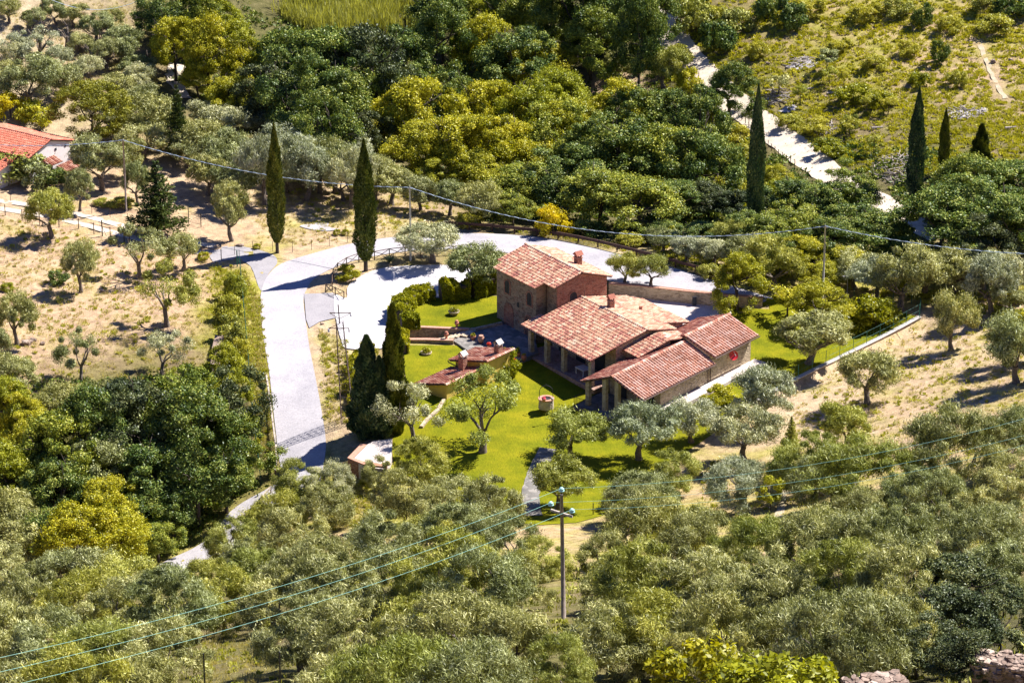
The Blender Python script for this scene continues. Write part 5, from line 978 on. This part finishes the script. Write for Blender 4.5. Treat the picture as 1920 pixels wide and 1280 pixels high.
# ------------------------------------------------------------ bushes and shrubs
B = [
(30,335,110,52,GR,'dark rounded bush in front of the white cottage'),(10,305,60,50,OK,'dark bush at the left edge below the cottage roof'),(100,345,50,24,OK,'low dark bush at the cottage doorway'),(70,350,60,46,OL,'olive green bush right of the dark rounded one'),
(20,222,60,44,'broom','yellow flowering bush behind the cottage, at the left edge'),(62,232,60,40,OY,'yellow-green bush between the yellow one and the pine'),(1037,440,60,50,'broom','yellow flowering broom behind the guardrail'),
(652,524,38,24,'hedge','round shrub beside the second roadside cypress'),(672,640+46,26,22,'hedge','small round shrub left of the cypresses, upper'),(656,700,24,20,'hedge','small round shrub left of the cypresses, middle'),(655,740,24,30,'hedge','small round shrub left of the cypresses, lower'),(690,668,30,30,'hedge','round shrub at the gravel lot edge above the cypresses'),
(632,440,14,10,'hedge','little green shrub by the wire fence, left one'),(648,440,14,10,'hedge','little green shrub by the wire fence, right one'),(482,466,14,9,'hedge','little green shrub by the junction'),(382,486,22,13,'hedge','small green shrub below the dirt track junction'),
(950,700,46,44,'hedge','climbing bush against the outbuilding gable'),(937,690,30,34,'hedge','leafy shrub between outbuilding chimney and climbing bush'),
(1588,612,84,50,'hedge','yellow-green clipped bush on the right lawn, left one'),(1642,610,76,52,'hedge','yellow-green clipped bush on the right lawn, right one'),(1562,600,50,36,OY,'yellowish bush at the left end of the lawn bushes'),
(15,545,26,14,'hedge','low bright shrub at the left field edge'),(108,532,34,22,OK,'dark bush beside pale stones left of the thick olive'),(190,385,30,12,'weed','green ground shrub behind the track fence'),(230,388,44,16,'weed','green ground shrub at the left pole foot'),
(440,560,40,46,'weed','scrubby bush on the bank above, topmost by the green fence'),(432,600,48,46,'weed','scrubby bush on the bank, second from the top'),(440,640,44,44,GR,'scrubby bush on the bank, third from the top'),(452,675,36,40,'weed','scrubby bush on the bank, lowest'),
(1100,640,1,1,'hedge',''),(1352,752,56,24,'hedge','low trimmed shrub right of the annex paving'),(1330,765,40,24,'hedge','low trimmed shrub at the annex paving, left one'),
(1305,62,60,56,GR,'green bush right of the dirt road top'),(1350,96,56,50,OK,'dark bush right of the dirt road'),(1380,60,60,40,GR,'grey-green bush on the upper hill by the road'),(1440,40,56,44,OK,'dark bush at the upper hill'),(1490,50,50,40,OK,'dark bush right of the upper hill one'),(1290,26,56,44,GR,'green bush at the top edge right of the road'),
(1345,50,50,36,'weed','pale bush near the top of the dirt road'),(1420,110,40,30,'weed','pale shrub on the hill above the ash patch'),(1730,50,36,36,OK,'small dark upright bush on the upper right hill'),(1760,120,30,40,OK,'slim dark bush on the right hill'),(1700,105,34,26,'weed','scrub bush left of the slim dark one'),(1795,160,34,26,'weed','scrub bush right of the footpath bend'),(1640,130,40,24,'weed','scrub bush in the hill centre'),(1600,190,56,30,'hedge','bright scrub bush above the pale brush pile'),(1650,200,50,26,'hedge','bright scrub bush in the hill middle right'),(1530,250,46,26,'weed','scrub bush left of the pale brush pile'),(1590,250,26,34,GR,'grey scrub bush right of the pale brush pile'),(1870,60,60,30,'weed','scrub bush at the upper right'),(1900,30,60,36,OK,'dark bush at the top right corner'),(1850,20,50,30,GR,'green bush near the top right corner'),(1570,100,40,22,'weed','scrub bush above the small round olive'),(1480,240,40,22,'weed','scrub bush beside the dirt road bend'),(1720,160,36,24,'hedge','bright scrub bush left of the footpath'),(1780,60,40,26,'weed','scrub bush between dark bush and footpath'),(1560,290,50,26,'hedge','bright scrub bush below the pale brush pile'),(1510,30,56,30,'weed','scrub bush near the top centre right'),(1620,40,50,28,'weed','scrub bush at the upper hill middle'),(1680,30,46,30,GR,'green scrub bush at the upper hill right'),
(1312,222,50,40,GR,'green bush left of the dirt road, upper'),(1290,170,44,40,OY,'yellow-green bush by the clearing right side'),(1270,130,50,44,GR,'pale bush left of the dirt road top'),(1380,265,50,30,'weed','grassy bush left of the tall cypress'),(1400,300,44,34,'weed','grassy bush by the tall cypress middle'),(1365,370,50,40,'weed','grassy bush left of the tall cypress foot'),(1450,380,50,40,OY,'yellow-green bush right of the tall cypress foot'),
(1420,1020,1,1,'hedge',''),
(1180,460,50,22,'weed','bush behind the guardrail, left one'),(1330,520,40,24,GR,'green bush behind the guardrail end'),(1100,442,50,26,OK,'dark bush behind the guardrail bend'),(880,425,46,24,'weed','pale bush behind the start of the guardrail'),
(1700,545,40,20,OY,'yellow-green bush behind the wire fence'),(1900,620,50,34,OY,'yellow-green bush at the right edge above the slope'),
]
for x, y, w_, h_, mk, lab in B:
    if lab: at_base('bush', x, y, w_, h_, mk, lab)
at_base('bush', 1340, 1330, 180, 105, 'hedge', 'bright yellow-green laurel bush at the bottom edge, left half', name='bush'); at_base('bush', 1470, 1335, 190, 105, 'hedge', 'bright yellow-green laurel bush at the bottom edge, right half')
# agave
ag = empty('agave', G(730, 492), 'dark green agave by the rustic fence', 'agave'); mm = MB()
for k in range(22):
    a = k*2.4; c = Vector(ag.location); e = c+Vector((math.cos(a)*.75, math.sin(a)*.75, .5+.5*(k/22))); md = c+Vector((math.cos(a)*.4, math.sin(a)*.4, .45)); sd = Vector((-math.sin(a), math.cos(a), 0))*.07
    mm.face([c+sd, c-sd, md-sd, md+sd]); mm.face([md+sd, md-sd, e])
mm.build('leaf_rosette', MT['blue'], ag)
# hedges: clipped leafy bodies along a line
def hedge(line, wd, hh, mk, label, z=None, n=9000, seed=0, rough=.1):
    r_ = np.random.default_rng(seed+900); L = [0]
    for i in range(len(line)-1): L.append(L[-1]+(Vector(line[i+1][:2])-Vector(line[i][:2])).length)
    pts = []; base = line[0].copy(); s_ = r_.random(n)*L[-1]; lx = np.array([p[0] for p in line]); ly = np.array([p[1] for p in line]); x = np.interp(s_, L, lx); y = np.interp(s_, L, ly)
    dx = np.interp(s_, L, np.gradient(lx, L)); dy = np.interp(s_, L, np.gradient(ly, L)); q = np.hypot(dx, dy); nx_, ny_ = -dy/q, dx/q
    side = r_.random(n); per = wd+2*hh; u = side*per; bump_ = 1+rough*np.sin(s_*2.1)+rough*.7*np.sin(s_*5.3+u*2)+.05*r_.normal(size=n)
    off = np.where(u < hh, -wd/2, np.where(u < hh+wd, u-hh-wd/2, wd/2)); zz = np.where(u < hh, u, np.where(u < hh+wd, hh, per-u))
    cr_ = 1-.25*np.clip(zz/hh, 0, 1)**3*np.abs(off/(wd/2)); off = off*bump_; zz = zz*bump_*cr_
    g0 = hs(x, y) if z is None else np.full(n, z); p = np.stack([x+nx_*off, y+ny_*off, g0+zz], 1)
    nrm = np.stack([np.where(u < hh, -nx_, np.where(u < hh+wd, 0, nx_)), np.where(u < hh, -ny_, np.where(u < hh+wd, 0, ny_)), np.where((u > hh) & (u < hh+wd), 1, .3)], 1)
    a = nrm+r_.normal(size=(n, 3))*.8; a /= np.linalg.norm(a, axis=1)[:, None]; b_ = np.cross(a, r_.normal(size=(n, 3))); b_ /= np.linalg.norm(b_, axis=1)[:, None]
    Lf = .24; v = np.stack([p-a*Lf*.5, p+b_*Lf*.3, p+a*Lf*.5, p-b_*Lf*.3], 1); me = mesh_from_quads(v-np.array(base)[None, None], r_.random(n)); me.materials.append(MT[mk])
    rt = empty('hedge', base, label, 'hedge'); link('foliage', me, rt, True)
    mb = MB()
    for i in range(len(line)-1):                          # branchy core
        a_, b2 = line[i], line[i+1]; w2 = wd*.36; d_ = (Vector(b2[:2])-Vector(a_[:2])).normalized(); s2 = Vector((-d_.y, d_.x, 0))*w2; A = Vector((a_[0], a_[1], (z if z is not None else h(a_[0], a_[1])))); B2 = Vector((b2[0], b2[1], (z if z is not None else h(b2[0], b2[1])))); u2 = Vector((0, 0, hh*.8))
        mb.prism([A-s2, A+s2, A+s2+u2, A-s2+u2], [B2-s2, B2+s2, B2+s2+u2, B2-s2+u2])
    mb.build('branches', MT['darkbark'], rt)
PZ = lambda pts, z: smooth_line([P(x, y, z) for x, y in pts], 4)
hedge(PZ([(748,606),(752,588),(768,572),(790,562),(808,557)], .6), 2.0, 1.6, 'hedge', 'curved clipped hedge between gravel lot and upper lawn', .6, 12000, 1)
hedge(PZ([(752,615),(786,612)], .6), 1.4, 1.5, 'hedge', 'short clipped hedge block at the retaining wall corner', .6, 5000, 2)
hedge(PZ([(826,562),(850,560),(880,558)], .6), 1.7, 2.0, 'hedge', 'leafy shrub hedge on the upper lawn, left half', .6, 8000, 3, .2)
hedge(PZ([(884,556),(906,552),(932,547)], .6), 1.5, 2.2, 'hedge', 'leafy shrub hedge on the upper lawn beside the tower', .6, 7000, 4, .25)
hedge(smooth_line(GP([(754,664),(755,650),(754,638)])), 1.2, 1.3, 'hedge', 'tall narrow hedge right of the broad cypresses', None, 6000, 5)
hedge(smooth_line(GP([(665,770),(662,740),(664,700),(672,670)])), 1.0, 1.0, 'hedge', 'yellow-green hedge left of the broad cypresses', None, 8000, 6, .2)
# ------------------------------------------------------------ uncountable ground cover
AVOID = [([(p.x, p.y) for p in dr[::3]], 1.6), ([(p.x, p.y) for p in GP([(1836,80),(1850,115),(1862,145),(1885,185)])], .6), ([(p.x, p.y) for p in GP([(1474,905),(1466,940),(1458,985),(1448,1010)])], .6), ([(p.x, p.y) for p in GP([(573,905),(470,965),(440,1005),(345,1058),(280,1085)])], 2.4), ([(p.x, p.y) for p in track[::4]], 2.0)]
def scatter(name, regions, mk, size, asp, per, seed, label=None, up=1.2, zone_fn=None, hmax=.5):
    """regions: photo polygons; clumps of blades rooted on the ground"""
    r_ = np.random.default_rng(seed+500); V = []; RR = []
    for poly, ncl, rad in regions:
        w_ = [G(*p) for p in poly]; pl = [(p.x, p.y) for p in w_]; xs = [p[0] for p in pl]; ys = [p[1] for p in pl]; X = r_.uniform(min(xs), max(xs), ncl*4); Y = r_.uniform(min(ys), max(ys), ncl*4); k = inside(X, Y, pl)
        for ln, wd_ in AVOID:
            k &= np.min([seg_dist(X, Y, ln[i], ln[i+1]) for i in range(len(ln)-1)], axis=0) > wd_+rad*.8
        X = X[k][:ncl]; Y = Y[k][:ncl]; n = len(X); Z = hs(X, Y); sz = rad*(.4+1.2*r_.random(n)**2); X = np.repeat(X, per); Y = np.repeat(Y, per); Z = np.repeat(Z, per); S = np.repeat(sz, per); C = np.repeat(r_.random(n), per); m_ = len(X)
        a = r_.random(m_)*6.283; rr = np.sqrt(r_.random(m_))*S; hgt = r_.random(m_)*S*hmax*(1-(rr/S)**2*.7); p = np.stack([X+rr*np.cos(a), Y+rr*np.sin(a), Z+hgt+.05], 1)
        d = np.stack([np.cos(a)*.5, np.sin(a)*.5, np.full(m_, up)], 1)+r_.normal(size=(m_, 3))*.5; d /= np.linalg.norm(d, axis=1)[:, None]; q = np.cross(d, r_.normal(size=(m_, 3))); q /= np.linalg.norm(q, axis=1)[:, None]
        L = size*(.6+.8*r_.random(m_))[:, None]; V.append(np.stack([p-d*L*.5, p+q*L*asp*.5, p+d*L*.5, p-q*L*asp*.5], 1)); RR.append(np.clip(.5*r_.random(m_)+.5*C, 0, 1))
    me = mesh_from_quads(np.concatenate(V), np.concatenate(RR)); me.materials.append(MT[mk]); tag(link(name, me), label, None, None, 'stuff')
hill = [(1290,-40),(1960,-40),(1960,330),(1720,330),(1600,320),(1440,210),(1340,130),(1280,60)]
scatter('hillside_scrub', [(hill, 3400, .5), ([(1700,180),(1960,180),(1960,340),(1760,330)], 200, .45)], 'weed', .34, .35, 30, 1, hmax=.3)
scatter('hillside_scrub', [(hill, 900, .7)], 'hedge', .34, .4, 30, 2, hmax=.35)
scatter('undergrowth', [([(280,-30),(1250,-30),(1300,200),(1370,420),(1300,470),(940,420),(700,320),(480,240),(330,180)], 1500, 1.3), ([(1380,250),(1960,320),(1960,480),(1500,500),(1300,470)], 700, 1.2)], 'oak', .4, .5, 36, 3, up=.6)
scatter('undergrowth', [([(60,720),(430,690),(490,900),(400,1010),(150,1060),(0,1030),(0,760)], 700, 1.2)], 'oak', .4, .5, 36, 4, up=.6)
scatter('undergrowth', [([(1240,80),(1330,200),(1420,300),(1500,360),(1400,440),(1350,300),(1240,200)], 420, .9), ([(1230,455),(1480,480),(1480,560),(1350,520),(1230,490)], 200, .7), ([(1560,535),(1960,540),(1960,600),(1740,570)], 200, .6)], 'weed', .36, .4, 34, 5)
scatter('reeds', [([(560,-20),(1000,-20),(760,60),(600,70),(520,30)], 420, 1.3)], 'reed', 1.6, .06, 60, 6, up=3, hmax=1.8)
scatter('reeds', [([(800,185),(870,170),(880,210),(820,215)], 40, .9)], 'reed', 1.3, .06, 50, 7, up=3, hmax=1.6)
scatter('straw_tufts', [([(-20,400),(440,500),(470,700),(400,740),(-20,700)], 1500, .35), ([(450,500),(488,560),(500,690),(515,850),(480,850),(460,640)], 500, .3), ([(600,620),(650,640),(660,800),(610,790)], 220, .3), ([(1480,740),(1720,610),(1960,560),(1960,830),(1500,900)], 900, .3), ([(480,370),(760,370),(830,425),(600,460),(480,460)], 500, .3), ([(850,425),(1100,450),(1330,510),(1330,520),(1000,440)], 300, .4), ([(-20,0),(280,0),(300,160),(-20,160)], 500, .5), ([(380,1190),(530,1200),(520,1290),(380,1290)], 160, .4), ([(620,900),(720,900),(700,980),(600,1000)], 200, .3), ([(0,700),(90,720),(80,800),(0,760)], 60, .3)], 'strawt', .30, .12, 26, 8, up=1.6)
scatter('weeds', [([(-20,400),(440,500),(470,700),(400,740),(-20,700)], 260, .45), ([(450,500),(488,560),(500,690),(515,850),(480,850),(460,640)], 220, .35), ([(600,620),(650,640),(660,800),(610,790)], 90, .4), ([(1480,740),(1720,610),(1960,560),(1960,830),(1500,900)], 330, .45), ([(1300,860),(1960,820),(1960,1000),(1350,1000)], 300, .5), ([(400,500),(455,510),(480,690),(400,690)], 260, .6), ([(380,1190),(530,1200),(520,1290),(380,1290)], 40, .35), ([(620,900),(720,900),(700,980),(600,1000)], 120, .4), ([(840,424),(1100,447),(1330,505),(1330,515),(1000,436)], 160, .5), ([(520,340),(900,380),(900,420),(600,440)], 120, .4)], 'weed', .30, .3, 30, 9)
scatter('weeds', [([(0,1080),(380,1080),(380,1290),(-20,1290)], 180, .9), ([(540,1060),(1920,1000),(1960,1290),(540,1290)], 680, .9)], 'oliveg', .34, .3, 36, 10)
# ------------------------------------------------------------ stones, logs, brush
def rock(px, py, sx, sy, sz, label, seed=0, mat='roughstone', name='rock', n=5):
    r_ = np.random.default_rng(seed); c = G(px, py); mm = MB(); import itertools
    m_, k_ = 12, 8; vs = []
    for j in range(1, k_):
        for i in range(m_):
            th, ph = math.pi*j/k_, 2*math.pi*i/m_; q = 1+.22*math.sin(3*ph+seed)+.18*r_.normal()*.6; x, y, z_ = math.sin(th)*math.cos(ph)*q, math.sin(th)*math.sin(ph)*q, math.cos(th)*(1+.15*r_.normal()); vs.append(c+Vector((math.copysign(abs(x)**.75, x)*sx/2, math.copysign(abs(y)**.75, y)*sy/2, sz*.4+math.copysign(abs(z_)**.7, z_)*sz/2)))
    fs = [(j*m_+i, j*m_+(i+1) % m_, (j+1)*m_+(i+1) % m_, (j+1)*m_+i) for j in range(k_-2) for i in range(m_)]+[tuple(range(m_))[::-1], tuple(range((k_-2)*m_, (k_-1)*m_))]
    mm.mesh(vs, fs); return tag(mm.build(name, MT[mat]), label, 'rock')
for i, (px, py, a, b, c_, lab) in enumerate([(50,645,1.1,.9,.5,'largest pale rock beside the left edge olive'),(62,640,.7,.6,.4,'middle pale rock beside the left edge olive'),(80,645,.5,.5,.3,'small pale rock right of the others by the left edge olive'),(122,520,.9,.7,.6,'pale boulder in the bush left of the thick olive'),(262,522,.8,.7,.6,'bluish white rock at the foot of the two-stemmed olive'),(192,547,.5,.4,.3,'small white rock in the tree shade in the left field'),(450,462,.9,.5,.3,'flat pale rock at the cypress junction'),(604,608,.4,.3,.25,'small dark stone on the verge by the lot apron'),(1745,862,1.6,.9,.5,'long pale rock lying on the right slope'),(1625,738,.6,.5,.3,'small rock under the broad olive'),(1862,118,.7,.7,.5,'pale tree stump like rock on the upper right hill'),(1440,120,.6,.5,.3,'small pale rock above the ash patch'),(1895,115,.6,.5,.4,'pale rock near the right edge of hill'),(1550,182,.7,.4,.25,'flat pale rock left of the brush pile'),(1830,700,.4,.3,.2,'small rock on the right slope, left one'),(1680,700,.5,.4,.25,'small rock left of the leaning olive on the slope')]): rock(px, py, a, b, c_, lab, i)
def ruin(pts, zt, zb_, label, seed):
    """crumbling masonry wall: many rough stones bedded on a core"""
    r_ = random.Random(seed); r0 = empty('ruined_wall', (pts[0].x, pts[0].y, zt-1), label, 'ruined wall'); mm = MB(); n = 26; L = (pts[1]-pts[0]); d = L.normalized(); s_ = Vector((-d.y, d.x, 0))
    A = [pts[0]-s_*.7, pts[1]-s_*.7, pts[1]+s_*.7, pts[0]+s_*.7]; mm.prism([Vector((p.x, p.y, zb_)) for p in A], [Vector((p.x, p.y, zt-.12)) for p in A]); mm.build('core', MT['roughstone'], r0); mm = MB()
    for i in range(150):
        t_ = r_.random(); top_ = r_.random() < .6; c = pts[0]+L*t_+s_*r_.uniform(-.7, .7)*(1 if top_ else 0)+(Vector((0, 0, 0)) if top_ else -s_*.72*(1 if s_.y > 0 else -1)); z_ = zt-.1+r_.uniform(-.05, .12)-.25*abs(t_-.4) if top_ else r_.uniform(zb_*.3+zt*.7, zt-.1)
        w1, w2, w3 = r_.uniform(.15, .42), r_.uniform(.15, .35), r_.uniform(.08, .2); a = r_.uniform(0, 3); q = [(math.cos(k)*w1*r_.uniform(.7, 1.1), math.sin(k)*w2*r_.uniform(.7, 1.1)) for k in np.linspace(0, 5.4, 6)]
        q = [(x*math.cos(a)-y*math.sin(a), x*math.sin(a)+y*math.cos(a)) for x, y in q]; tl_ = r_.uniform(-.08, .08); mm.prism([(c.x+x, c.y+y, z_-w3) for x, y in q], [(c.x+x*.85, c.y+y*.85, z_+w3*.4+tl_*x) for x, y in q])
    mm.build('loose_stones', MT['roughstone'], r0)
z_ = 50.0
ruin([P(1590,1282,z_), P(1690,1262,z_)], z_, z_-5, 'crumbling stone wall top at the bottom edge', 1); ruin([P(1832,1228,z_), P(1990,1262,z_)], z_+.2, z_-8, 'crumbling stone wall in the bottom right corner', 2)
def brush(px, py, rx, ry, n, label, mat='deadwood', ln=1.4, name='brush_pile'):
    r_ = random.Random(px); c = G(px, py); mm = MB()
    for i in range(n):
        a = r_.random()*6.28; q = math.sqrt(r_.random()); x, y = c.x+math.cos(a)*q*rx, c.y+math.sin(a)*q*ry; z0 = h(x, y)+r_.random()*.5*(1-q*.6)+.05; b = r_.random()*6.28; l_ = ln*r_.uniform(.4, 1); dd = Vector((math.cos(b), math.sin(b), r_.uniform(-.15, .25)))*l_/2; mm.tube([Vector((x, y, z0))-dd, Vector((x, y, z0))+dd], r_.uniform(.02, .07), 5)
    tag(mm.build(name, MT[mat]), label, name.replace('_', ' '))
brush(1545,242,1.4,2.0,90,'pile of pale cut brushwood on the scrub hill'); brush(1455,183,2.0,2.2,90,'brushwood heap beside the dirt road'); brush(1680,318,2.6,4.5,170,'large pile of cut branches left of the cypress pair',ln=2.2); brush(1810,214,2.5,2.2,60,'burnt brush heap on the ash patch'); brush(1500,120,2.0,2.4,50,'burnt brush heap on the upper ash patch')
for px, py, lab in ((1645,243,'short cut log in the middle of the hill'),(1895,243,'short cut log near the right edge'),(1515,170,'short cut log above the brushwood heap'),(1560,178,'short cut log right of the flat rock')):
    c = G(px, py); mm = MB(); mm.tube([c+Vector((-.7, 0, .2)), c+Vector((.7, .3, .2))], [.16, .14], 8); tag(mm.build('log', MT['deadwood']), lab, 'log')
for px, py, hh, lab in ((75,98,3.6,'dead olive trunk under the top left pole'),(125,92,3.0,'forked dead olive trunk on straw at the top left'),(177,135,2.8,'dead olive trunk with sawn top in the upper left'),(187,110,3.0,'gnarled dead olive trunk right above the sawn one'),(200,118,2.4,'small dead olive trunk next to the gnarled one'),(255,175,2.6,'grey dead olive among silvery trees'),(32,112,2.2,'low dead olive trunk near the left edge'),(285,135,2.4,'dead olive trunk beside the upper path')):
    c = G(px, py); r_ = np.random.default_rng(px); mm = MB(); mm.tube([c-Vector((0, 0, .2)), c+Vector((.1, 0, hh*.4))], [.3, .2], 7)
    for k in range(4): a = k*1.7+px; limb(mm, c+Vector((.1, 0, hh*.38)), (math.cos(a), math.sin(a)*.6, 1.1), hh*.6, .13, 1 if k < 2 else 0, r_, .6)
    tag(mm.build('dead_tree', MT['bark']), lab, 'dead tree')
